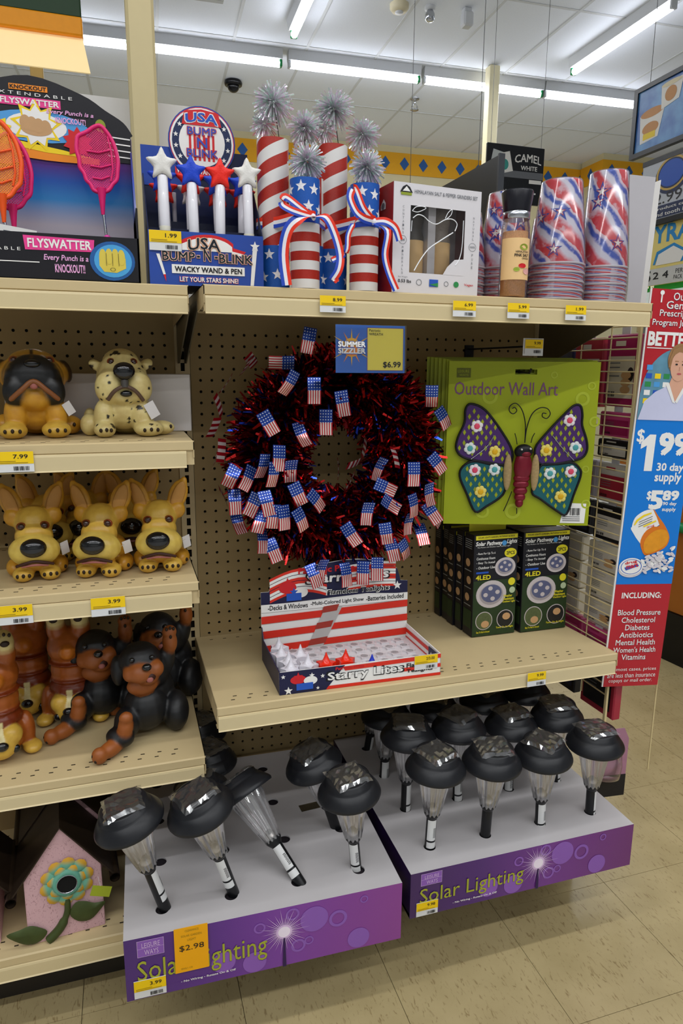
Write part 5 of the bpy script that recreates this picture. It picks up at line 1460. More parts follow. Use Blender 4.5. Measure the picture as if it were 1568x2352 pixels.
# ---- solar pathway light boxes
MLE = mat('lamp_silver', 'c9bfc0', .35, var=.05); MLD = mat('lamp_lens', '5b5f80', .3, var=.15, scale=120); MDG = mat('print_darkgreen', '25391c', .5, var=.3, scale=40); MTYE = mat('print_brightyellow', 'e3d62a', .45, var=.03)
def lightbox(x, y, label, full, w_=.118, h=.252, d=.047, rz=0.0, top=True):
    t = thing('pathway_light_box', label, 'box', (x, y, zB(y)+.0008), (-R(1.9), 0, rz), 'boxes of solar pathway lights')
    B().box(0, w_, 0, d, 0, h, MX, bev=.0008).obj('carton', t)
    p = P(t, M.Translation((0, -.0003, 0)) @ FRONT)
    p.rect('yellow_band', MTYE, .004, h*.953, w_-.006, h*.04, 1)
    if full:
        p.rect('green_field', MDG, .001, .001, w_-.002, h*.55, 1)
        p.text(MX, 'SOLAR LIGHTS GARDEN, PATHWAY & DECK', .01, h*.963, w_-.02, .005, 2, .01)
        p.text(MWH, 'Solar Pathway', .004, h*.885, w_*.6, .0125, 2, .035, .2); p.disc('globe_print', MLB, w_*.68, h*.91, .0065, None, 2, 16); p.text(MWH, 'Lights', w_*.74, h*.893, w_*.23, .0125, 2, .035, .2)
        p.text(MWH, 'The Modern All Weather Solar Pathway Light', .008, h*.872, w_*.75, .0035, 2)
        for k, (s, m) in enumerate((('- Runs For Up To 6', MWH), ('Continuous Hours', MWH), ('- Easy To Install', MWH), ('- Outdoor Use', MWH))): p.text(m, s, .007, h*(.805-.045*k), w_*.42, .0065, 2, .015, .1)
        p.rect('blue_band', MBLP, .007, h*.625, w_*.28, .0045, 2)
        p.disc('oval_badge', MTYE, w_*.83, h*.81, .0165, .0115, 2); p.text(MX, '2PCS', w_*.83-.011, h*.81-.004, .022, .008, 3, .02)
        p.text(MTYE, '4LED', .007, h*.565, w_*.33, .011, 2, .035)
        for cx, cy, s in ((.72, .675, .028), (.42, .415, .041)):
            cx *= w_; cy *= h
            p.disc('lamp_print', MLE, cx, cy, s, s*.84, 2, 28); p.disc('lamp_print', mat('lamp_rim', 'a59c9f', .4), cx, cy-.001, s*.78, s*.62, 3, 24); p.disc('lamp_print', MLD, cx, cy+.002, s*.68, s*.54, 4, 24)
            for q in range(4): p.disc('lamp_spot', MLE, cx+s*.4*cos(q*pi/2+.2), cy+.002+s*.32*sin(q*pi/2+.2), s*.15, s*.13, 5, 12)
        p.disc('round_badge', MTYE, w_*.88, h*.525, .0095, None, 3, 18); p.disc('round_badge', mat('print_palegreen', 'b9c9a4', .5), w_*.9, h*.44, .008, None, 3, 18)
        p.text(MTYE, 'Weather', w_*.7, h*.375, w_*.2, .006, 6, .03); p.text(MTYE, 'Resistant', w_*.7, h*.345, w_*.24, .006, 6, .03); p.text(MTYE, 'Outdoor Light', w_*.68, h*.315, w_*.29, .006, 6, .03)
        for cx, m in ((.27, mat('print_grass', '56603c', .5, var=.3, scale=150)), (.76, mat('print_night', '20201f', .5, var=.3, scale=100))):
            p.disc('photo_ring', MLE, cx*w_, h*.155, w_*.195, w_*.195, 2, 26); p.disc('photo_inset', m, cx*w_, h*.155, w_*.18, w_*.18, 3, 26); p.disc('hand_print', MSKP, cx*w_+.003, h*(.12 if cx < .5 else .18), .011, .009, 4, 12)
        p.text(MTYE, 'Easy To Push In Ground', w_*.1, h*.03, w_*.3, .006, 5, .02); p.text(MTYE, 'Turns On At Night', w_*.55, h*.06, w_*.4, .006, 5, .02)
    p.done()
    p = P(t, M.Translation((-.0004, 0, 0)) @ SIDE)
    p.rect('photo_strip', MDG, -d+.003, .02, d-.006, h*.18, 1)
    for k in range(3): p.disc('hand_print', MSKP, -d*.55+.006*(k % 2), h*(.38+.17*k), .011, .010, 2, 12); p.rect('text_strip', mat('print_dimgrey', '8b8b86', .5), -d+.006, h*(.30+.17*k), d*.7, .0025, 2)
    for k in range(5): p.rect('text_strip', mat('print_dimgrey', '8b8b86', .5), -d+.006, h*(.86+.02*k), d*.7, .002, 2)
    p.done()
    return t
lightbox(.640, -.216, 'black Solar Pathway Lights box standing in front, left of the pair', True)
lightbox(.770, -.222, 'black Solar Pathway Lights box standing in front, right of the pair', True, .130, .252)
for k in range(4):
    lightbox(.640-.004*(k % 2), -.160+.0375*k, 'black pathway light box in the left row behind the front box, %s back' % ('first', 'second', 'third', 'last')[k], False, d=.034, h=.252-.006*(k % 2))
for k in range(2):
    lightbox(.772, -.165+.05*k, 'black pathway light box in the right row behind the front box, %s back' % ('first', 'second')[k], False, .128)
b = thing('yellow_card', 'yellow cardboard flap sticking up behind the left pathway light box', 'card', (.648, -.166, zB(-.16)+.2545))
B().box(0, .1, 0, .001, 0, .022, MTYE).obj('flap', b)
# ================================================================ SOLAR LIGHT TRAYS
MTT = mat('tray_white', 'bdb9ba', .4, var=.02, scale=12); MLP = mat('print_lightpurple', '8a5bb0', .4, var=.03); MPALE = mat('print_pale', 'd8b8e0', .4); MSTAR = mat('print_starwhite', 'f0e4f2', .4)
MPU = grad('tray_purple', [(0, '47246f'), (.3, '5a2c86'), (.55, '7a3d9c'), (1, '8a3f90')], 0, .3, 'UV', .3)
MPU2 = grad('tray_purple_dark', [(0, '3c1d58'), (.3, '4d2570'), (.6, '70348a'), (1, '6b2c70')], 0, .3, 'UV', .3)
MPD = mat('tray_purple_side', '2f1a4c', .35, var=.05); MLG = mat('print_lettergreen', 'a5a832', .45)
def tray(name_lb, x0, x1, yF, yB_, zt, hF, pm, holes, shift=0.0, used=()):
    t = thing('solar_light_tray', name_lb, 'tray', (x0, yF, 0), (0, 0, math.atan2(-shift, x1-x0)), 'purple solar lighting trays')
    w_ = x1-x0; d = yB_-yF
    # white top with punched round holes
    b = B(); vs = []; fs = []
    xs = sorted(set([0, w_]+[round(h[0]-x0+s*.021, 4) for h in holes for s in (-1, 1)])); ys = sorted(set([0, d]+[round(h[1]-yF+s*.021, 4) for h in holes for s in (-1, 1)]))
    hc_ = {(round(h[0]-x0, 4), round(h[1]-yF, 4)) for h in holes}
    for i in range(len(xs)-1):
        for j in range(len(ys)-1):
            cx, cy = round((xs[i]+xs[i+1])/2, 4), round((ys[j]+ys[j+1])/2, 4)
            hit = [q for q in hc_ if abs(q[0]-cx) < .002 and abs(q[1]-cy) < .002]
            if not hit:
                b.quad((xs[i], ys[j], zt), (xs[i+1], ys[j], zt), (xs[i+1], ys[j+1], zt), (xs[i], ys[j+1], zt), MTT)
            else:
                n = 24; o = []; inn = []; low = []
                for k in range(n):
                    a = 2*pi*k/n+pi/4
                    c, s = cos(a), sin(a); m_ = max(abs(c), abs(s))
                    o.append((hit[0][0]+(xs[i+1]-xs[i])/2*c/m_, hit[0][1]+(ys[j+1]-ys[j])/2*s/m_, zt))
                    inn.append((hit[0][0]+.0125*c, hit[0][1]+.0125*s, zt)); low.append((hit[0][0]+.0125*c, hit[0][1]+.0125*s, zt-.003))
                b.add(o+inn+low, [(k, (k+1) % n, n+(k+1) % n, n+k) for k in range(n)]+[(n+k, n+(k+1) % n, 2*n+(k+1) % n, 2*n+k) for k in range(n)], MTT)
    b.obj('tray_top', t)
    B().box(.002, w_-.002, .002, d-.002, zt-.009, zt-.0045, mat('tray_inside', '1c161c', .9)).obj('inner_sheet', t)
    zb = zt-hF
    b = B(); b.quad((0, 0, zb), (w_, 0, zb), (w_, 0, zt), (0, 0, zt), pm); b.box(0, w_, .0002, .002, zb, zt-.0001, MPD); b.obj('front_panel', t)
    for x in (0, w_-.0015):
        B().box(x, x+.0015, .002, d, .1705, zt-.0002, MPD).add([(x, .002, zb+.01), (x+.0015, .002, zb+.01), (x+.0015, .12, .1705), (x, .12, .1705), (x, .002, .1705), (x+.0015, .002, .1705)], [(0, 1, 2, 3), (0, 3, 4), (1, 5, 2)], MPD).obj('side_panel', t)
    B().box(.002, w_-.002, d-.002, d, .1705, zt-.0002, MTT).obj('rear_panel', t)
    p = P(t, M.Translation((0, -.0003, zb)) @ FRONT)
    sx, sy = w_*.548, hF*.60
    for q, yy, r in ((.46, .74, .011), (.66, .70, .027), (.75, .62, .018), (.33, .3, .022), (.58, .86, .013), (.64, .35, .009), (.44, .18, .022), (.83, .12, .022), (.85, .86, .008), (.60, .3, .014)):
        if yy*hF+r > hF: yy = 1-r/hF-.02
        if yy*hF-r < 0: yy = r/hF+.02
        if r > .02: p.disc('bokeh_disc', MLP, q*w_, yy*hF, r, None, 1, 26)
        else: p.ring('bokeh_ring', MLP, q*w_, yy*hF, r*.68, r, 1, 24)
    for k in range(44):
        a = 2*pi*k/44; r = (.050, .034, .042, .030)[k % 4]
        rr = min(r, (hF-sy-.001)/abs(sin(a)) if sin(a) > .01 else r, (sy-.001)/abs(sin(a)) if sin(a) < -.01 else r)
        p.poly('star_ray', MPALE, [(sx+.008*cos(a-.12), sy+.008*sin(a-.12)), (sx+rr*cos(a), sy+rr*sin(a)), (sx+.008*cos(a+.12), sy+.008*sin(a+.12))], 2+k % 2)
    p.disc('star_glow', MPALE, sx, sy, .015, None, 4); p.disc('star_glow', MSTAR, sx, sy, .0115, None, 5)
    p.poly('lamp_silhouette', MPD, [(sx-.0035, 0), (sx-.0015, sy-.013), (sx+.0015, sy-.013), (sx+.0035, 0)], 6)
    p.ring('logo_frame', MPALE, .045, hF*.80, 0, 0, 1) if False else None
    lx, ly, lw, lh = .022, hF*.69, .045, hF*.26
    for q in ((lx, ly, lw, .0006), (lx, ly+lh, lw, .0006), (lx, ly, .0006, lh), (lx+lw, ly, .0006, lh+.0006), (lx, ly+lh*.5, lw, .0005)): p.rect('logo_frame', MPALE, *q, 2)
    p.rect('logo_field', MLP, lx, ly, lw, lh, 1); p.text(MPALE, 'LEISURE', lx+.008, ly+lh*.56, .031, lh*.3, 3); p.text(MPALE, 'WAYS', lx+.012, ly+lh*.1, .024, lh*.32, 3)
    p.text(MPD, 'Solar Lighting', .0195, hF*.185, w_*.448, hF*.44, 2, .0); p.text(MLG, 'Solar Lighting', .0205, hF*.195, w_*.446, hF*.43, 3, -.012)
    p.text(MWH, '- No Wiring - Rotate On & Off', .094, hF*.115, w_*.19, .0055, 3, .02)
    p.done()
    return t
ZT = .272
hL = [(x, y) for x in (-.116, .010, .138, .262) for y in (-.478, -.349, -.217, -.08)]
hR = [(x, y) for x in (.427, .557, .692, .822) for y in (-.468, -.337, -.202, -.072)]
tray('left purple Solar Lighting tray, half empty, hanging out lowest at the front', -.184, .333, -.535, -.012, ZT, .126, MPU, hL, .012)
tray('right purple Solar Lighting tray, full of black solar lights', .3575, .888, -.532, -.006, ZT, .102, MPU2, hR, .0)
# strip of tape on the left tray
t = thing('tape_strip', 'strip of clear tape stuck on the white top of the left tray', 'tape', (.199, -.268, ZT+.0002), (0, 0, R(4)))
B().box(0, .05, -.012, .012, 0, .0005, film('tape_film', 'c9c4b4', .12, .25, .8)).obj('tape', t)

# ---- solar lights
MCB = mat('cap_black', '1a1b1f', .38, var=.1, scale=20); MCP = mat('solar_cell', '15171d', .12, var=.3, scale=90, coat=.6); MSTK = mat('stake_black', '111215', .35, var=.08)
MLEN = film('lens_clear', 'f4f2f4', .2, .09, .97, .09); MWRP = film('wrap_clear', 'ffffff', .16, .12, .95)
def solar_light(first=None):
    t = thing('solar_light', 'x', 'solar light')
    B().lathe([(.0605, .176), (.062, .180), (.0605, .185), (.0545, .194), (.0485, .2025), (.0462, .2035), (.0462, .207), (.0435, .2085), (.0425, .2165), (.039, .218), (0, .2185)], MCB, 36).lathe([(.0605, .176), (.05, .184), (.034, .182), (0, .182)], MCB, 30, None, 0, 8, False).obj('cap', t)
    cell = addobj('solar_cell', None, t)
    B().box(-.030, .030, -.030, .030, .2186, .2205, MCP, bev=.0006).obj('cell_glass', cell)
    gb = B()
    for k in range(1, 4): gb.box(-.030+.015*k-.0003, -.030+.015*k+.0003, -.030, .030, .2205, .2207, MS)
    gb.obj('cell_line', cell)
    nx = 9; rnd = random.Random(5)
    pts = [(-.036+.072*i/nx, -.036+.072*j/nx, .2228+.0042*NZ.noise(V((i*.9, j*.8, .3)))-(.006 if i in (0, nx) or j in (0, nx) else 0)) for j in range(nx+1) for i in range(nx+1)]
    B().add(pts, [(j*(nx+1)+i, j*(nx+1)+i+1, (j+1)*(nx+1)+i+1, (j+1)*(nx+1)+i) for j in range(nx) for i in range(nx)], MWRP, None, None, False).obj('film_wrap', cell)
    B().lathe([(.0165, .078), (.0175, .084), (.0195, .092), (.0225, .108), (.0262, .130), (.0305, .152), (.034, .170), (.035, .181)], MLEN, 64, None, .055, 12, False).obj('lens', t)
    B().lathe([(.0, .165), (.006, .165), (.007, .178), (0, .18)], mat('led_silver', 'd5d2c8', .2, .6), 10).lathe([(.009, .080), (.011, .09), (.004, .1), (0, .101)], mat('led_reflector', 'cfcac2', .2, .7), 12).obj('led', t)
    B().lathe([(.0115, .068), (.0172, .0785), (.0165, .083), (.011, .082)], MSTK, 20).obj('socket', t)
    B().lathe([(.0108, -.034), (.0108, .072)], MSTK, 18).obj('stake', t)
    lb = addobj('stake_label', None, t)
    B().lathe([(.0112, .018), (.0112, .066)], MTW, 10, None, 0, 8, False, -pi*.98, -pi*.42).obj('white_label', lb)
    p = P(lb, M.Identity(4)); p.bend = lambda x, y, q: (cos(x/.0112)*(.0114+q*.4), sin(x/.0112)*(.0114+q*.4), y)
    for k in range(9): p.rect('barcode', MPB, -.0215+.0004*(k % 2), .046-.0026*k, .0055, .0013, 1)
    p.done()
    # loose paper curl at the foot of the stake
    B().add([(.0114*cos(a), .0114*sin(a), z) for a in [R(-175+12*k) for k in range(10)] for z in (.0, .014)], [(2*k, 2*k+2, 2*k+3, 2*k+1) for k in range(9)], MTW).obj('paper_foot', t)
    return t
proto = solar_light()
LT = [  # x, y, sink, tilt about y, tilt about x, spin, label
    (-.116, -.478, -.022, -15, 2, 95, 'solar light at the front left corner of the left tray, leaning left'),
    (.010, -.478, -.022, -16, 3, 20, 'second solar light in the front row of the left tray, leaning left'),
    (.138, -.478, -.008, -32, -34, 30, 'solar light leaning far over with its cap seen edge on'),
    (.262, -.478, .006, -6, 2, 10, 'solar light standing alone at the front right of the left tray'),
    (.262, -.349, .015, -17, 0, 200, 'solar light behind the front right one on the left tray, cap tilted left'),
    (.024, -.352, .040, -17, 0, 60, 'solar light whose stake shows behind the second front light of the left tray'),
    (.012, -.212, .062, -2, 0, 300, 'dark solar light half hidden behind the lowest dog shelf, nearer one'),
    (.012, -.080, .062, -3, 0, 300, 'dark solar light half hidden behind the lowest dog shelf, rear one'),
    (.427, -.468, -.004, 1, 2, 20, 'first solar light from the left in the front row of the right tray'),
    (.557, -.468, .003, 0, 3, 170, 'second solar light from the left in front row of right tray'),
    (.692, -.468, .012, -3, 2, 30, 'third solar light from the left in the front row of the right tray'),
    (.822, -.468, .008, -2, 1, 90, 'fourth solar light in the front row of the right tray, at the right end'),
    (.427, -.337, .0, 0, 1, 70, 'first solar light from the left in the second row of the right tray'),
    (.557, -.337, .0, -2, 1, 25, 'second solar light from the left in the second row of the right tray'),
    (.692, -.337, .016, -2, 1, 5, 'third solar light from the left in the second row of the right tray'),
    (.822, -.337, .008, -5, 2, 80, 'fourth solar light in the second row of the right tray, beside the wire grid'),
    (.427, -.202, .024, 1, 0, 30, 'first solar light from the left in the third row of the right tray'),
    (.557, -.202, .024, 0, 0, 50, 'second solar light from the left in the third row of the right tray'),
    (.692, -.202, .024, 0, 0, 20, 'third solar light from the left in the third row of the right tray'),
    (.822, -.202, .016, -3, 0, 10, 'fourth solar light in the third row of the right tray, under the shelf end'),
    (.427, -.072, .03, 9, 0, 90, 'solar light at the back left corner of the right tray'),
    (.557, -.072, .03, 0, 0, 30, 'second solar light in the back row of the right tray'),
    (.692, -.072, .03, 0, 0, 30, 'third solar light in the back row of the right tray'),
    (.822, -.072, .03, 0, 0, 30, 'fourth solar light in the back row of the right tray')]
for i, (x, y, sk, ty, tx, sp, lb) in enumerate(LT):
    o = proto if i == 0 else dup(proto)
    Tm = M.Translation((x, y, ZT-sk)) @ M.Rotation(R(ty), 4, 'Y') @ M.Rotation(R(tx), 4, 'X') @ M.Rotation(R(sp), 4, 'Z')
    o.location = (x, y, ZT-sk); o.rotation_euler = Tm.to_euler()
    o['label'] = lb; o['group'] = 'black solar garden lights in the trays'
# tags on the trays
price_tag(-.171, -.5375, .150, '3.99', 'price tag 3.99 stuck low on the left purple tray', .055, .036, tx=R(0), yz=-R(1.3))
price_tag(.371, -.5335, .172, '9.98', 'price tag 9.98 stuck low on the right purple tray', .047, .031, tx=0)
t = thing('clearance_tag', 'large orange clearance card $2.98 on the left purple tray', 'price tag', (-.099, -.5415, .186), (0, 0, -R(1.3)))
B().box(0, .059, 0, .0006, 0, .092, mat('tag_orange', 'f0a808', .45, var=.03)).obj('card', t)
p = P(t, M.Translation((0, -.0004, 0)) @ FRONT); p.text(MPB, '$2.98', .0085, .043, .043, .013, 1, .0)
MTBN = mat('tag_brown', '9c8217', .5)
p.text(MTBN, 'CLEARANCE', .019, .083, .024, .0045, 1); p.text(MTBN, 'SOLAR GARDEN', .012, .073, .036, .0045, 1); p.text(MTBN, 'LIGHT', .023, .064, .015, .0045, 1); p.text(MTBN, '002119', .01, .006, .02, .0035, 1); p.done()

# ================================================================ PRESCRIPTION SIGN
t = thing('prescription_sign', 'tall red and blue prescription price sign hanging on the right end of the bay', 'sign', (.922, -.349, .507), (0, R(1.85), R(-8)))
PW, PH = .172, .914
SGN = M.Translation((0, -.0003, 0)) @ FRONT @ M.Scale(.85, 4, (1, 0, 0))
MSRD = mat('sign_red', 'b3202a', .4, var=.03); MSBL = mat('sign_azure', '0f78d2', .4, var=.02)
B().box(0, PW*.85, 0, .003, 0, PH, MWH).obj('board', t)
p = P(t, SGN)
p.rect('red_field', MSRD, .004, 0, PW-.004, PH, 1); p.rect('azure_field', MSBL, .004, .256, PW-.004, .380, 2)
MSK2 = mat('print_face', 'd9a58a', .5, var=.03); MHR = mat('print_hair', '9c744c', .5, var=.2, scale=60); MCO = mat('print_coat', 'c9cbe6', .5, var=.03); MTL = mat('print_teal2', '5f8fa6', .5, var=.3, scale=40)
p.T = p.T @ M.Scale(1.05, 4, (1, 0, 0)) @ M.Translation((0, -.014, 0))
arch = [(.004, .65)]+[(.004, .70)]+[(.096-.092*cos(a), .70+.106*sin(a)) for a in [R(5+8*k) for k in range(22)]]+[(.1635, .70), (.1635, .65)]
arch = [(min(x, .1635), y) for x, y in arch]
p.poly('photo_field', MTL, arch, 3)
rr = random.Random(2)
for k in range(16): p.rect('shelf_print', (MLB, MWH, MBLP, MYL, mat('print_green', '2f8a4c', .5))[k % 5], .010+.024*(k % 3)+.004, .668+.018*(k//3), .016, .011, 4)
p.poly('coat_print', MCO, [(.006, .65), (.018, .69), (.045, .712), (.075, .725), (.125, .722), (.155, .70), (.1635, .69), (.1635, .65)], 5)
p.poly('neck_print', MSK2, [(.078, .726), (.085, .748), (.118, .745), (.12, .724), (.1, .69)], 6)
p.poly('collar_print', MWH, [(.07, .728), (.078, .732), (.102, .688), (.094, .69)], 7); p.poly('collar_print', MWH, [(.12, .728), (.128, .724), (.106, .688), (.101, .692)], 7)
p.disc('hair_print', MHR, .098, .783, .031, .034, 6, 26); p.disc('face_print', MSK2, .1, .768, .024, .032, 8, 26); p.poly('hair_print', MHR, [(.07, .78), (.078, .803), (.1, .812), (.122, .803), (.129, .782), (.12, .795), (.095, .799), (.08, .79), (.076, .765), (.07, .765)], 9)
for ex in (.091, .109): p.disc('eye_print', MPB, ex, .772, .0035, .0018, 10, 10); p.rect('brow_print', MHR, ex-.005, .778, .01, .0015, 10)
p.disc('mouth_print', mat('print_lip', 'b95a5c', .5), .101, .752, .006, .002, 10, 12); p.rect('nose_print', mat('print_shadow', 'c08a70', .5), .0995, .758, .002, .009, 9)
p.rect('name_badge', MREDP, .142, .668, .014, .006, 7)
p.done(); p = P(t, SGN)
for s, x, y, w_, h in (('Our', .0647, .892, .040, .016), ('Generic', .048, .874, .093, .016), ('Prescription', .032, .854, .109, .0175), ('Program Just Got', .0147, .835, .146, .0165)):
    p.text(MPD, s, x+.0008, y-.001, w_, h, 2, .01); p.text(MWH, s, x, y, w_, h, 3, .01)
p.text(MWH, 'BETTER', .0095, .797, .1235, .027, 3, .05); p.rect('underline', MWH, .008, .790, .13, .002, 3)
p.rect('key_print', MWH, .030, .886, .004, .024, 3); p.disc('key_print', MWH, .032, .906, .006, .005, 4, 12)
p.text(MWH, '$', .012, .583, .020, .032, 3, .02); p.text(MWH, '1', .026, .522, .040, .082, 3, .0); p.text(MWH, '99', .080, .560, .082, .047, 3, .05)
p.text(MWH, '30 day', .080, .518, .078, .0225, 3, .03); p.text(MWH, 'supply', .078, .493, .077, .026, 3, .03)
p.text(MWH, '$', .062, .455, .012, .021, 3, .03); p.text(MWH, '5', .0735, .436, .034, .04, 3, .05); p.text(MWH, '89', .110, .456, .045, .021, 3, .05); p.text(MWH, '90 day', .112, .442, .04, .0095, 3, .03); p.text(MWH, 'supply', .112, .428, .04, .0105, 3, .03)
# tipped pill bottle, pills and cap (flat print)
MAM = mat('print_amber', 'd9741c', .4, var=.1); MAM2 = mat('print_amber2', 'e0941f', .4, var=.2, scale=80); MPILL = mat('print_pill', 'd3cdd2', .5, var=.06)
p.poly('bottle_print', MWH, catmull([(.0293, .3924), (.0306, .4025), (.0354, .4141), (.0454, .4228), (.0612, .4307), (.0778, .4339), (.0865, .4329), (.0895, .4314), (.1103, .3982), (.0781, .3837), (.0652, .3692), (.0622, .3519), (.0283, .3866)], 2, True), 3)
p.poly('bottle_print', MAM, catmull([(.0865, .4329), (.0915, .4307), (.103, .4184), (.1206, .4025), (.1357, .3851), (.1451, .3678), (.1404, .349), (.1233, .3374), (.0981, .3287), (.0777, .3258), (.066, .3403), (.0599, .3547), (.0631, .3707), (.0741, .3851), (.0917, .3938), (.1111, .3967)], 2, True), 4)
p.poly('bottle_mouth', MAM2, catmull([(.0716, .3403), (.0708, .3576), (.0799, .3721), (.097, .3837), (.1172, .388), (.1331, .3837), (.1418, .3707), (.1381, .3519), (.119, .3403), (.0958, .3316), (.0808, .3301)], 2, True), 5)
p.poly('label_stripe', MYL, [(.0341, .3982), (.0399, .4097), (.0589, .4213), (.0807, .4271), (.083, .4245), (.0615, .417), (.0451, .4068), (.0372, .3967)], 5); p.poly('label_stripe', MYL, [(.0611, .3953), (.0969, .409), (.0992, .4061), (.0644, .3924)], 5)
for q in range(3): p.poly('label_line', MPB, [(.048, .4045-.0055*q), (.086, .4185-.0055*q), (.0862, .4173-.0055*q), (.0483, .4033-.0055*q)], 5)
p.text(MREDP, 'drug', .074, .388, .022, .006, 6, .01, 0, .3)
p.T = p.T @ M.Scale(1.14, 4, (1, 0, 0)) @ M.Translation((0, -.004, 0))
for k in range(70):
    a = rr.uniform(0, 1)
    x = .07+.075*rr.random()-.02*(a > .7); y = .292+.058*rr.random()
    if y > .292+.8*(x-.05): y -= .02
    y = max(y, .288); x = min(x, .140)
    tw = rr.uniform(-.9, .9)
    p.poly('pill_print', MPILL if k % 3 else MWH, [(x+.0075*cos(2*pi*q/10)*cos(tw)-.0034*sin(2*pi*q/10)*sin(tw), y+.0075*cos(2*pi*q/10)*sin(tw)+.0034*sin(2*pi*q/10)*cos(tw)) for q in range(10)], 6+k % 9)
p.disc('cap_print', MPILL, .036, .296, .0315, .019, 6, 28); p.disc('cap_print', MWH, .036, .303, .0315, .021, 8, 28); p.ring('cap_print', MBLP, .036, .303, .0255, .0272, 9, 28, .66)
p.poly('shop_emblem', MBLP, [(.018, .301), (.023, .294), (.056, .305), (.053, .3085)], 9); p.text(MREDP, 'drug', .02, .306, .03, .0085, 10, .03, 0, .2); p.text(MREDP, 'mart', .024, .2975, .03, .0085, 10, .03, 0, .2)
p.done()
p = P(t, SGN)
p.text(MWH, 'INCLUDING:', .026, .222, .118, .0135, 3, .03)
for k, s in enumerate(('Blood Pressure', 'Cholesterol', 'Diabetes', 'Antibiotics', 'Mental Health', "Women's Health", 'Vitamins')):
    w_ = .0092*len(s); y = .180-.0187*k; cx = .085
    p.text(MPD, s, cx-w_/2+.0006, y-.0008, w_, .0135, 2, .01); p.text(MWH, s, cx-w_/2, y, w_, .0135, 3, .01)
for k, s in enumerate(('*In most cases, prices', 'are less than insurance', 'copays or mail order.')): p.text(MWH, s, .012+.006*(k == 2), .037-.0145*k, .148-.014*(k == 2), .0115, 3, .005)
p.done()
t = thing('support_rod', 'thin almond steel rod reaching down from behind the prescription sign', 'rod', (1.097, -.337, 0))
B().tube([(0, 0, .25), (.0, 0, .62)], .0022, MWR, 8).obj('rod', t)

# ================================================================ END DISPLAY PACKAGES SEEN THROUGH THE WIRE GRID
PK = {'red': 'a3263a', 'magenta': 'a01f58', 'black': '17171b', 'white': 'c9c3bb', 'cream': 'd3cbb6', 'navy': '262b4e', 'clear': 'a9a3ac', 'pink': 'c4447c'}
def package(y, z, w_, h, base, panel, label, hand=True, x=.972):
    y = y+.046; w_ = w_*.95
    t = thing('hanging_package', label, 'package', (x, y, z), (0, 0, R(2)), 'packages hanging on the end display')
    mb = mat('pack_'+base, PK[base], .35, var=.08, scale=30, coat=.2); mp_ = mat('pack_'+panel, PK[panel], .4, var=.08, scale=30)
    B().box(0, .024, -w_, 0, 0, h, mb, bev=.003).obj('carton', t)
    p = P(t, M.Translation((-.0005, 0, 0)) @ SIDE)
    p.rect('printed_panel', mp_, w_*.1, h*.12, w_*.8, h*.58, 1)
    for k in range(4): p.rect('text_line', MGP, w_*.16, h*(.6-.06*k), w_*.32, h*.015, 2)
    if hand:
        for k in range(3): p.disc('hand_print', MSKP, w_*.68, h*(.24+.1*k), w_*.15, h*.055, 3, 12)
        p.disc('hand_print', mat('print_sleeve', '2a2126', .5), w_*.8, h*.45, w_*.1, h*.1, 2, 12)
    p.rect('header_band', mp_, w_*.3, h*.84, w_*.3, h*.07, 2); p.barcode(MPB, w_*.15, h*.14, w_*.25, h*.07, 3, 8)
    p.done()
    B().box(.006, .008, -w_*.62, -w_*.38, h-.002, h+.03, mat('hang_tab', 'c4c0c4', .3)).obj('hang_tab', t)
    return t
package(-.245, 1.165, .115, .165, 'magenta', 'cream', 'magenta package with cream panel at the top right of the end display')
package(-.125, 1.16, .11, .165, 'red', 'white', 'red package with white panel beside the magenta one, top row of the end display')
package(-.012, 1.16, .105, .15, 'navy', 'black', 'navy package at the back of the top row of the end display', False)
package(-.245, 1.092, .115, .06, 'pink', 'magenta', 'flat pink package under the magenta one on the end display', False, .969)
package(-.245, 1.045, .115, .042, 'black', 'white', 'low black package with white label on the end display', False, .969)
package(-.25, .935, .11, .095, 'white', 'red', 'white and red package in the middle row of the end display', False)
package(-.135, .935, .11, .095, 'clear', 'red', 'clear and red package behind the butterfly card on the end display', False)
package(-.25, .84, .115, .088, 'black', 'white', 'black package with a white window on the end display', False)
package(-.13, .84, .11, .088, 'black', 'navy', 'plain black package in the middle row of the end display', False)
for k, (z, hd) in enumerate(((.765, True), (.69, False), (.622, True))):
    nm = ('upper', 'middle', 'lower')[k]
    package(-.24, z, .12, (.066, .072, .065)[k], 'cream' if k != 1 else 'white', 'white' if k != 1 else 'cream', 'flat cream package of the %s row, at the front of the end display' % nm, hd)
    package(-.112, z, .105, (.066, .072, .065)[k], 'cream', 'white', 'flat cream package of the %s row, farther back on the end display' % nm, not hd)
package(-.245, .555, .115, .06, 'pink', 'magenta', 'pink package just above the middle shelf on the end display', False, .969)
package(-.125, .535, .11, .08, 'magenta', 'pink', 'magenta package low at the back of the end display', False)
package(-.255, .40, .13, .145, 'red', 'black', 'dark red package below the prescription sign on the end display', False)
package(-.12, .40, .11, .13, 'black', 'navy', 'black package at the back of the bottom row of the end display', False)
t = thing('blister_pack', 'pink and clear blister pack hanging at the bottom of the end display', 'package', (.952, -.30, .20), (0, 0, R(-6)))
B().prism([(0, 0), (.1, 0), (.1, .13), (.085, .16), (.02, .16), (0, .13)], 0, .002, mat('pack_palepink', 'a9788e', .4, var=.1), FRONT).box(0, .1, -.003, .0, -.03, .03, MX).obj('backing_card', t)
B().lathe([(.0, .03), (.03, .03), (.034, .06), (.03, .1), (0, .12)], SHR, 18, M.Translation((.045, -.012, 0)) @ M.Scale(.6, 4, (0, 1, 0))).obj('blister', t)
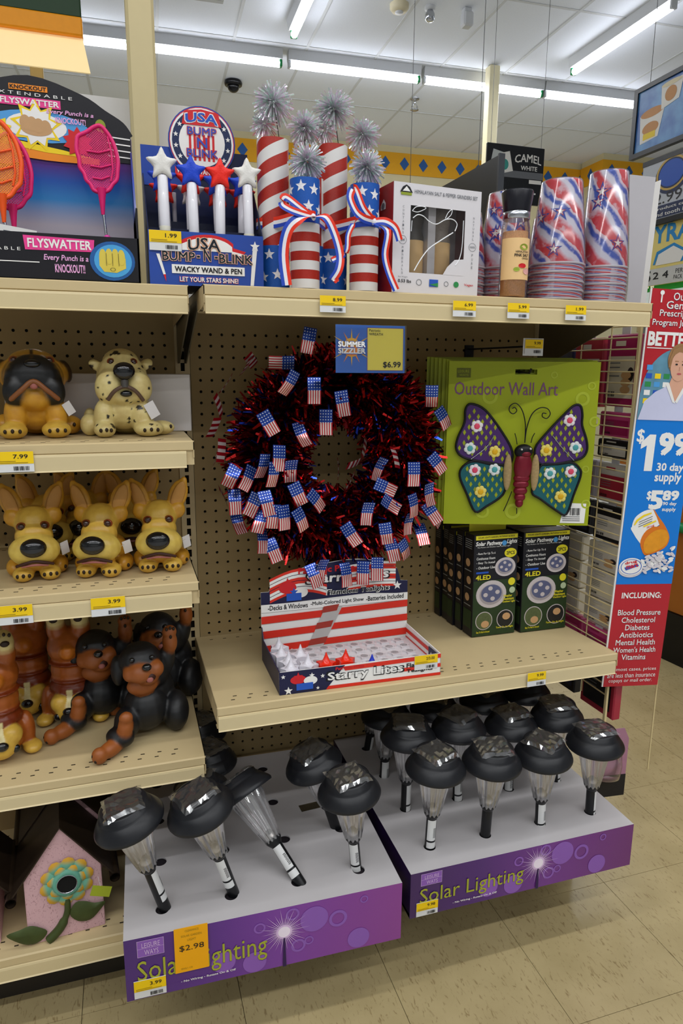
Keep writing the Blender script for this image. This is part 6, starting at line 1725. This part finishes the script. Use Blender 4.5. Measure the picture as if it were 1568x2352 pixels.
# ================================================================ LEFT BAY FIGURINES
MFIG = paintmat('figurine_resin', .38, .3); MFIGK = paintmat('puppy_resin', .5, .12)
MNO = mat('nose_gloss', '0e0f11', .12, var=.1, coat=.6); MEY = mat('eye_brown', '3a1c10', .1, var=.2, coat=.8); MEYW = mat('eye_rim', '8a3c1c', .3); MPT = mat('paper_tag', 'd9d5d4', .5); MMO = mat('mouth_brown', '3c1d14', .5); MTO = mat('mouth_pink', 'a4625a', .4); MEA = mat('ear_pink', 'c08a44', .5, var=.1); MTOE = mat('toe_dark', '2c1d10', .5)
TAN, TAN2, BLK, CRM, ORG, BRN = 'd0982c', 'd9b046', '121214', 'dcca88', 'a4551a', '8a3f12'
def eyes(t, y, z, dx, r):
    for s in (-1, 1):
        B().ball((s*dx, y+.001, z), (r*1.35, r*.7, r*1.2), MEYW, None, 10, 7).obj('eye_rim', t)
        B().ball((s*dx, y-r*.35, z), (r, r*.75, r), MEY, None, 12, 8).obj('eye', t)
def toes(t, cs):
    b = B()
    for c in cs: b.ball(c, (.003, .0025, .004), MTOE, None, 8, 5)
    b.obj('toe', t)
def papertag(t, loc, rot, w_=.016, h=.024):
    o = B().box(-w_/2, w_/2, 0, .0006, -h, 0, MPT).obj('paper_tag', t, loc, rot)
zz = 1.1211
t = thing('dog_figurine', 'tan dog figurine with a big black muzzle, on the upper dog shelf at left', 'figurine', (-.288, -.215, zz), (0, 0, R(6)))
figurine('body', t, [((0, .03, .05), (.048, .048, .05), TAN), ((0, -.005, .055), (.046, .036, .045), TAN), ((0, -.012, .11), (.058, .045, .042), TAN), ((0, .0, .132), (.043, .038, .026), TAN2),
    ((0, -.034, .106), (.050, .028, .042), BLK), ((-.028, -.041, .086), (.024, .021, .031), BLK, (0, R(18), 0)), ((.028, -.041, .086), (.024, .021, .031), BLK, (0, R(-18), 0)),
    ((0, -.036, .073), (.033, .027, .026), TAN), ((-.034, -.03, .04), (.02, .022, .035), TAN), ((.034, -.03, .04), (.02, .022, .035), TAN),
    ((-.040, -.048, .014), (.025, .028, .0155), TAN2), ((.032, -.050, .014), (.026, .028, .0155), TAN2), ((-.055, .02, .02), (.02, .03, .02), TAN), ((.058, .012, .018), (.022, .03, .018), TAN),
    ((-.055, .005, .118), (.012, .02, .022), '3a2510', (0, R(15), 0)), ((.055, .005, .118), (.012, .02, .022), '3a2510', (0, R(-15), 0))], MFIG, .0028, 6,
    lambda c, k: lin('3d2a12') if (abs(c.x) < .0035 and c.z > .14) else None)
B().tube(catmull([(-.040, -.064, .068), (-.02, -.072, .086), (0, -.072, .101), (.02, -.072, .086), (.040, -.064, .068)], 5), [.003]+[.0045]*19+[.003], mat('lip_orange', '84502c', .4), 8).obj('lip', t)
B().ball((0, -.0705, .095), (.008, .004, .008), MTO, None, 10, 7).obj('tongue', t)
B().ball((0, -.055, .131), (.014, .008, .008), MNO, None, 12, 8).obj('nose', t)
eyes(t, -.036, .137, .029, .0062); toes(t, [(-.052, -.073, .014), (-.04, -.0765, .015), (-.028, -.074, .014), (.02, -.076, .014), (.033, -.079, .015), (.046, -.074, .014), (.064, -.018, .02)])
papertag(t, (.05, -.045, .062), (0, R(-30), R(20)))

t = thing('dog_figurine', 'cream spotted dog figurine with a black nose, on the upper dog shelf at right', 'figurine', (-.133, -.225, zz), (0, 0, R(4)))
SP = [V((random.uniform(-.065, .065), random.uniform(-.078, -.02), random.uniform(.02, .155))) for k in range(420)]
figurine('body', t, [((.008, .03, .04), (.05, .046, .042), CRM), ((0, -.01, .05), (.045, .036, .04), CRM), ((0, -.012, .105), (.047, .042, .048), CRM), ((0, -.005, .135), (.034, .034, .026), CRM),
    ((-.024, -.04, .092), (.027, .024, .033), CRM, (0, R(14), 0)), ((.024, -.04, .092), (.027, .024, .033), CRM, (0, R(-14), 0)), ((0, -.036, .076), (.028, .024, .02), CRM), ((-.036, -.03, .035), (.02, .024, .034), CRM), ((.03, -.032, .034), (.022, .026, .034), CRM),
    ((-.038, -.048, .014), (.02, .026, .015), CRM), ((.040, -.05, .014), (.028, .026, .015), CRM), ((.066, -.022, .013), (.026, .022, .014), CRM), ((-.062, -.005, .02), (.018, .024, .021), CRM),
    ((-.046, .0, .13), (.013, .008, .01), CRM, (0, R(30), 0)), ((.046, .0, .132), (.014, .008, .01), CRM, (0, R(-30), 0)), ((-.06, .03, .03), (.012, .02, .02), CRM)], MFIG, .0026, 5,
    lambda c, k: lin('1a1612') if any((c-s).length < (.0032 if i % 7 else .0062) for i, s in enumerate(SP)) else (lin('2a2018') if (abs(c.x) > .05 and .1 < c.z < .13 and c.y > -.01) else None))
B().ball((0, -.066, .119), (.0195, .013, .0165), MNO, None, 16, 10).obj('nose', t)
B().tube([(0, -.064, .108), (0, -.067, .09)], .007, mat('muzzle_grey', '46423e', .5), 8).obj('muzzle_cleft', t)
B().tube(catmull([(-.030, -.057, .068), (-.018, -.066, .084), (0, -.068, .092), (.018, -.066, .084), (.032, -.057, .066)], 5), [.0035]*21, mat('lip_dark', '5a4436', .45), 8).obj('lip', t)
B().ball((0.002, -.062, .079), (.011, .006, .006), MNO, None, 12, 8).obj('chin_mark', t)
eyes(t, -.036, .136, .0195, .0055); toes(t, [(-.046, -.073, .014), (-.036, -.0745, .015), (-.028, -.072, .014), (.03, -.076, .013), (.042, -.0765, .014), (.054, -.073, .013), (.082, -.038, .016)])
papertag(t, (.04, -.058, .062), (0, R(-28), R(15)), .02, .03)
t = thing('white_carton', 'plain white cardboard box lying behind the two upper dog figurines', 'box', (-.350, -.145, zz))
B().box(0, .349, 0, .10, 0, .113, mat('carton_white', 'c9c3c0', .55, var=.03), bev=.001, T=M.Rotation(R(-6), 4, 'Z') @ M.Translation((.0, .0, 0))).obj('carton', t)

# big eared yellow dogs
zy = .8601
def eardog(label, x, y, rz, sc=1.0):
    t = thing('big_eared_dog', label, 'figurine', (x, y, zy), (0, 0, rz), 'big eared yellow dog figurines')
    figurine('body', t, [((0, .02, .036), (.042, .046, .036), TAN), ((0, -.005, .05), (.03, .03, .035), TAN), ((0, -.004, .098), (.034, .033, .036), TAN2), ((0, -.022, .078), (.034, .028, .03), TAN2), ((0, -.046, .057), (.045, .031, .031), 'dabd58'), ((0, -.035, .03), (.03, .022, .014), TAN),
        ((-.022, -.045, .013), (.019, .022, .014), TAN2), ((.024, -.045, .013), (.019, .022, .014), TAN2), ((-.038, .0, .016), (.016, .026, .017), TAN), ((.04, .0, .016), (.016, .026, .017), TAN),
        ((-.037, .006, .140), (.0195, .009, .033), TAN, (0, R(-20), R(-14))), ((.037, .006, .140), (.0195, .009, .033), TAN, (0, R(20), R(14))), ((-.047, .006, .160), (.009, .007, .018), TAN, (0, R(-14), 0)), ((.047, .006, .160), (.009, .007, .018), TAN, (0, R(14), 0)), ((-.034, .0, .112), (.017, .013, .018), TAN), ((.034, .0, .112), (.017, .013, .018), TAN)], MFIG, .0025, 5)
    for s in (-1, 1):
        b = B(); b.ball((0, 0, 0), (.0125, .0035, .030), MEA, M.Translation((s*.038, -.0035, .140)) @ M.Rotation(R(20*s), 4, 'Y') @ M.Rotation(R(14*s), 4, 'Z'), 12, 8); b.obj('inner_ear', t)
    B().ball((0, -.0755, .068), (.0225, .0145, .0175), MNO, None, 18, 12).obj('nose', t)
    B().tube(catmull([(-.031, -.066, .034), (-.015, -.073, .040), (0, -.0745, .043), (.015, -.073, .040), (.031, -.066, .034)], 5), [.0028]*21, MMO, 8).obj('lip', t)
    B().tube(catmull([(-.022, -.068, .033), (0, -.073, .036), (.022, -.068, .033)], 5), [.0024]*11, MTO, 8).obj('tongue', t)
    eyes(t, -.034, .1, .0195, .0066); toes(t, [(-.031, -.0635, .014), (-.021, -.0665, .015), (-.011, -.064, .014), (.014, -.064, .014), (.025, -.0665, .015), (.035, -.063, .014), (.05, -.02, .014)])
    B().tube([(.028, -.03, .045), (.05, -.045, .062)], .0005, MPT, 5).obj('tag_string', t)
    papertag(t, (.05, -.03, .065), (R(10), R(-14), R(30)), .016, .026)
    return t
e0 = eardog('big eared yellow dog at the left of the front row', -.306, -.235, R(4))
for x, y, rz, lb in ((-.185, -.245, R(-12), 'big eared yellow dog in the middle of the front row'), (-.077, -.240, R(-6), 'big eared yellow dog at the right of the front row'),
                     (-.292, -.115, R(8), 'big eared dog in the dark directly behind the left front dog'), (-.225, -.085, R(-4), 'dark big eared dog behind the gap between the left and middle front dogs'), (-.125, -.10, R(-4), 'big eared dog behind the gap between the middle and right front dogs')):
    dup(e0, (x, y, zy), (0, 0, rz), lb)

# bulldogs standing on their heads
z4 = .5056
def handstand(label, x, y, rz):
    t = thing('upside_down_dog', label, 'figurine', (x, y, z4), (0, 0, rz), 'brown bulldog figurines standing on their heads')
    DK = '7a2f0c'
    figurine('body', t, [((0, .005, .165), (.047, .042, .042), ORG), ((0, .005, .115), (.043, .038, .05), ORG), ((0, .0, .08), (.046, .042, .022), DK), ((0, -.004, .045), (.05, .045, .042), ORG), ((0, -.038, .036), (.030, .024, .026), TAN2), ((-.02, -.036, .055), (.02, .02, .02), TAN2), ((.02, -.036, .055), (.02, .02, .02), TAN2),
        ((-.024, .0, .205), (.02, .022, .03), ORG), ((.024, .0, .205), (.02, .022, .03), ORG), ((-.024, -.004, .228), (.0185, .02, .026), CRM), ((.024, -.004, .228), (.0185, .02, .026), CRM), ((0, -.034, .165), (.016, .014, .016), 'c4701e'),
        ((-.05, .0, .04), (.016, .022, .04), ORG), ((.05, .0, .04), (.016, .022, .04), ORG), ((-.056, -.02, .012), (.018, .022, .012), TAN2), ((.056, -.02, .012), (.018, .022, .012), TAN2), ((0, .0, .098), (.045, .04, .006), DK), ((0, .0, .135), (.046, .04, .005), DK)], MFIG, .003, 4,
        lambda c, k: lin('e6d9a0') if (abs(c.x) < .006 and c.y < -.03 and .045 < c.z < .085) else None)
    B().ball((0, -.062, .046), (.012, .008, .009), MNO, None, 12, 8).obj('nose', t)
    for s in (-1, 1):
        B().ball((s*.024, -.049, .03), (.0085, .006, .008), MNO, None, 10, 8).obj('eye', t)
        B().ball((s*.024, -.0235, .232), (.0085, .004, .006), MTOE, None, 10, 6).obj('paw_pad', t)
    toes(t, [(-.033, -.02, .247), (-.024, -.021, .250), (-.015, -.02, .247), (.015, -.02, .247), (.024, -.021, .250), (.033, -.02, .247)])
    return t
h0 = handstand('brown bulldog standing on its head, cut off by the left edge of the picture', -.398, -.255, R(14))
dup(h0, (-.362, -.082, z4), (0, 0, R(2)), 'dark bulldog standing on its head at the back left of the shelf')
dup(h0, (-.268, -.145, z4), (0, 0, R(-6)), 'brown bulldog standing on its head just left of the black puppies')

# black and tan puppies reclining with one paw up
def puppy(label, x, y, rz):
    t = thing('black_puppy', label, 'figurine', (x, y, z4), (0, 0, rz), 'black and tan puppy figurines')
    K, O = '0c0d10', '94501c'
    figurine('body', t, [((.012, .03, .075), (.048, .048, .07), K), ((-.005, -.005, .06), (.045, .045, .05), K), ((.055, -.005, .04), (.028, .045, .042), K, (0, 0, R(-10))), ((.004, .006, .125), (.042, .04, .03), K),
        ((-.012, -.028, .118), (.031, .018, .021), O), ((-.012, -.012, .165), (.042, .042, .038), K), ((-.016, -.045, .155), (.026, .026, .022), O, (R(20), 0, 0)), ((.012, -.044, .157), (.018, .02, .018), O), ((-.036, -.042, .152), (.014, .018, .016), O), ((-.002, -.04, .138), (.022, .022, .014), O),
        ((-.055, .0, .145), (.014, .022, .032), K), ((.03, -.002, .145), (.012, .02, .03), K),
        ((.042, .004, .15), (.017, .018, .04), K, (0, R(12), 0)), ((.05, .0, .19), (.0155, .016, .026), O), ((.05, -.002, .213), (.015, .013, .014), O),
        ((-.045, -.03, .045), (.026, .03, .032), K), ((-.062, -.052, .028), (.024, .03, .02), K, (0, 0, R(45))), ((-.082, -.072, .018), (.030, .0165, .0155), O, (0, 0, R(38))), ((-.104, -.088, .017), (.0155, .015, .0165), O),
        ((-.052, -.062, .052), (.015, .014, .026), O, (R(-10), R(8), 0)), ((-.05, -.064, .072), (.014, .012, .013), O)], MFIGK, .003, 4)
    B().ball((-.006, -.067, .1715), (.0095, .0075, .0075), MNO, None, 12, 8).obj('nose', t)
    B().ball((-.002, -.0575, .147), (.014, .010, .0105), MMO, M.Identity(4), 12, 8).obj('mouth', t); B().ball((-.001, -.0655, .144), (.007, .004, .006), MTO, None, 10, 6).obj('tongue', t)
    for s in (-1, 1): B().ball((-.012+s*.019, -.046, .182), (.0055, .005, .005), MNO, None, 10, 8).obj('eye', t)
    toes(t, [(-.112, -.098, .012), (-.116, -.092, .02), (.043, -.012, .222), (.05, -.014, .225), (.057, -.012, .222), (.05, -.015, .206)])
    return t
p0 = puppy('black and tan puppy in front with its leg stretched to the shelf edge', -.118, -.248, R(6))
dup(p0, (-.205, -.155, z4), (0, 0, R(2)), 'black and tan puppy second from the front, head turned aside')
dup(p0, (-.072, -.085, z4), (0, 0, R(-8)), 'black and tan puppy at the back right corner of the shelf')

# ---- birdhouses
zb_ = .1696
def pinkbld(nt, N, L):
    t_ = N('TexCoord'); sc = N('VectorMath', operation='MULTIPLY'); sc.inputs[1].default_value = (160, 60, 90); L(t_.outputs['Object'], sc.inputs[0])
    n = N('TexNoise'); n.inputs['Scale'].default_value = 1; n.inputs['Detail'].default_value = 4; n.inputs['Distortion'].default_value = 2.5; L(sc.outputs[0], n.inputs['Vector'])
    r = N('ValToRGB'); r.color_ramp.elements[0].position = .30; r.color_ramp.elements[0].color = (*lin('9c7676'), 1); r.color_ramp.elements[1].position = .42; r.color_ramp.elements[1].color = (*lin('d0a7aa'), 1)
    L(n.outputs[0], r.inputs[0]); return r.outputs[0]
MPNK = nodemat('weathered_pink', pinkbld, .7); MRO = mat('rusty_roof', '35291f', .45, .5, var=.4, scale=30); MPET = grad('petal_paint', [(0, '5f9e84'), (.55, '6aa68c'), (.8, 'c79a2e'), (1, 'd39a26')], 0, .5, 'UV', 0); MLEAF = mat('leaf_green', '3f4a22', .5, .1, var=.35, scale=50)
def birdhouse(label, x, y, rz, tilt=0.0):
    t = thing('birdhouse', label, 'birdhouse', (x, y, zb_), (tilt, 0, rz), 'pink flower birdhouses')
    W2, HW, HP, DP = .068, .135, .222, .13
    B().prism([(-W2, 0), (W2, 0), (W2, HW), (0, HP), (-W2, HW)], -.001, .001, MPNK, FRONT).obj('front_wall', t)
    for s in (-1, 1): B().box(s*W2-.001, s*W2+.001, .001, DP, 0, HW, MPNK).obj('side_wall', t)
    B().prism([(-W2, 0), (W2, 0), (W2, HW), (0, HP), (-W2, HW)], -.001, .001, MPNK, M.Translation((0, DP, 0)) @ FRONT).obj('back_wall', t)
    for s in (-1, 1):
        a = (0, HP+.006); e = (s*(W2+.024), .108)
        b = B(); n = (e[0]-a[0], e[1]-a[1])
        b.add([(a[0], -.008, a[1]), (e[0], -.008, e[1]), (e[0], DP+.02, e[1]), (a[0], DP+.02, a[1]), (a[0], -.008, a[1]-.003), (e[0]-s*.003, -.008, e[1]-.001), (e[0]-s*.003, DP+.02, e[1]-.001), (a[0], DP+.02, a[1]-.003)], [(0, 1, 2, 3), (4, 7, 6, 5), (0, 4, 5, 1), (3, 2, 6, 7), (1, 5, 6, 2), (0, 3, 7, 4)], MRO)
        b.obj('roof_panel', t)
        q = [(e[0]+s*.0005, e[1]-.008)]
        b = B(); b.lathe([(.0095, 0), (.0095, DP+.03), (.0078, DP+.03), (.0078, 0)], MRO, 16, M(((1, 0, 0, q[0][0]), (0, 0, 1, -.01), (0, -1, 0, q[0][1]), (0, 0, 0, 1))), 0, 8, False); b.obj('rolled_eave', t)
    fc_ = (.006, .113)
    for rad, n, r, dy in ((.034, 10, .0155, -.0045), (.0235, 7, .0125, -.0075)):
        for k in range(n):
            a = 2*pi*k/n+.2
            b = B(); vs = []; uv = []; fs = []
            for j in range(5):
                for i in range(10):
                    th = 2*pi*i/10; q = j/4
                    lx, ly = q*r*cos(th), q*r*sin(th)*.9
                    vs.append((fc_[0]+(rad+lx)*cos(a)-ly*sin(a), dy-.004*(1-q*q), fc_[1]+(rad+lx)*sin(a)+ly*cos(a))); uv.append((min(1, max(0, .5+lx/(2*r))), 0))
            for j in range(4):
                for i in range(10): fs.append((j*10+i, j*10+(i+1) % 10, (j+1)*10+(i+1) % 10, (j+1)*10+i))
            b.add(vs, fs, MPET, None, uv, True); b.obj('petal', t)
    B().lathe([(.027, .0), (.026, .006), (.0185, .0085), (.017, .006), (.017, .001)], mat('ring_teal', '62a08a', .5, var=.15, scale=60), 24, M.Translation((fc_[0], -.005, fc_[1])) @ M.Rotation(pi/2, 4, 'X')).obj('flower_ring', t)
    B().lathe([(0, 0), (.0185, 0), (.0185, .001)], mat('entry_dark', '0a0908', .9), 22, M.Translation((fc_[0], -.0115, fc_[1])) @ M.Rotation(pi/2, 4, 'X')).lathe([(.0172, 0), (.0182, .004), (.0192, 0)], MS, 22, M.Translation((fc_[0], -.011, fc_[1])) @ M.Rotation(pi/2, 4, 'X'), 0, 8, False).obj('entry_hole', t)
    B().tube(catmull([(.004, -.004, .078), (.002, -.005, .05), (-.012, -.005, .022), (-.034, -.005, .002)], 5), [.006]*8+[.0085]*8, MLEAF, 8).obj('stem', t)
    for pts in ([(.006, .046), (.018, .066), (.035, .064), (.052, .055), (.072, .052), (.06, .036), (.042, .022), (.02, .026)], [(-.035, .022), (-.05, .036), (-.065, .043), (-.082, .040), (-.105, .036), (-.092, .02), (-.07, .005), (-.048, .006)]):
        o2 = catmull(pts, 3, True); b = B(); cx = sum(q[0] for q in o2)/len(o2); cy = sum(q[1] for q in o2)/len(o2)
        n = len(o2)
        b.add([(x_, -.006, y_) for x_, y_ in o2]+[(cx+(x_-cx)*.5, -.0115, cy+(y_-cy)*.5) for x_, y_ in o2]+[(cx, -.010, cy)], [(i, (i+1) % n, n+(i+1) % n, n+i) for i in range(n)]+[(n+i, n+(i+1) % n, 2*n) for i in range(n)], MLEAF, None, None, True); b.obj('leaf', t)
    return t
b0 = birdhouse('pink birdhouse with a teal and yellow flower at the front of the bottom shelf', -.291, -.372, R(5), -R(4))
dup(b0, (-.300, -.205, zb_), (0, 0, R(5)), 'pink birdhouse in the dark behind the front one'); dup(b0, (-.480, -.36, zb_), (0, 0, R(5)), 'pink birdhouse at the left edge of the picture, only its right eave showing')
t = thing('paper_tag', 'small lime green tag hanging beside the pink birdhouse', 'tag', (-.222, -.392, .272), (0, R(18), 0))
B().box(-.018, .018, 0, .0008, -.018, .004, mat('tag_lime', 'a4b02a', .5)).obj('tag_card', t); B().tube([(-.004, 0, .004), (-.012, .01, .016)], .0004, MPT, 4).obj('string', t)
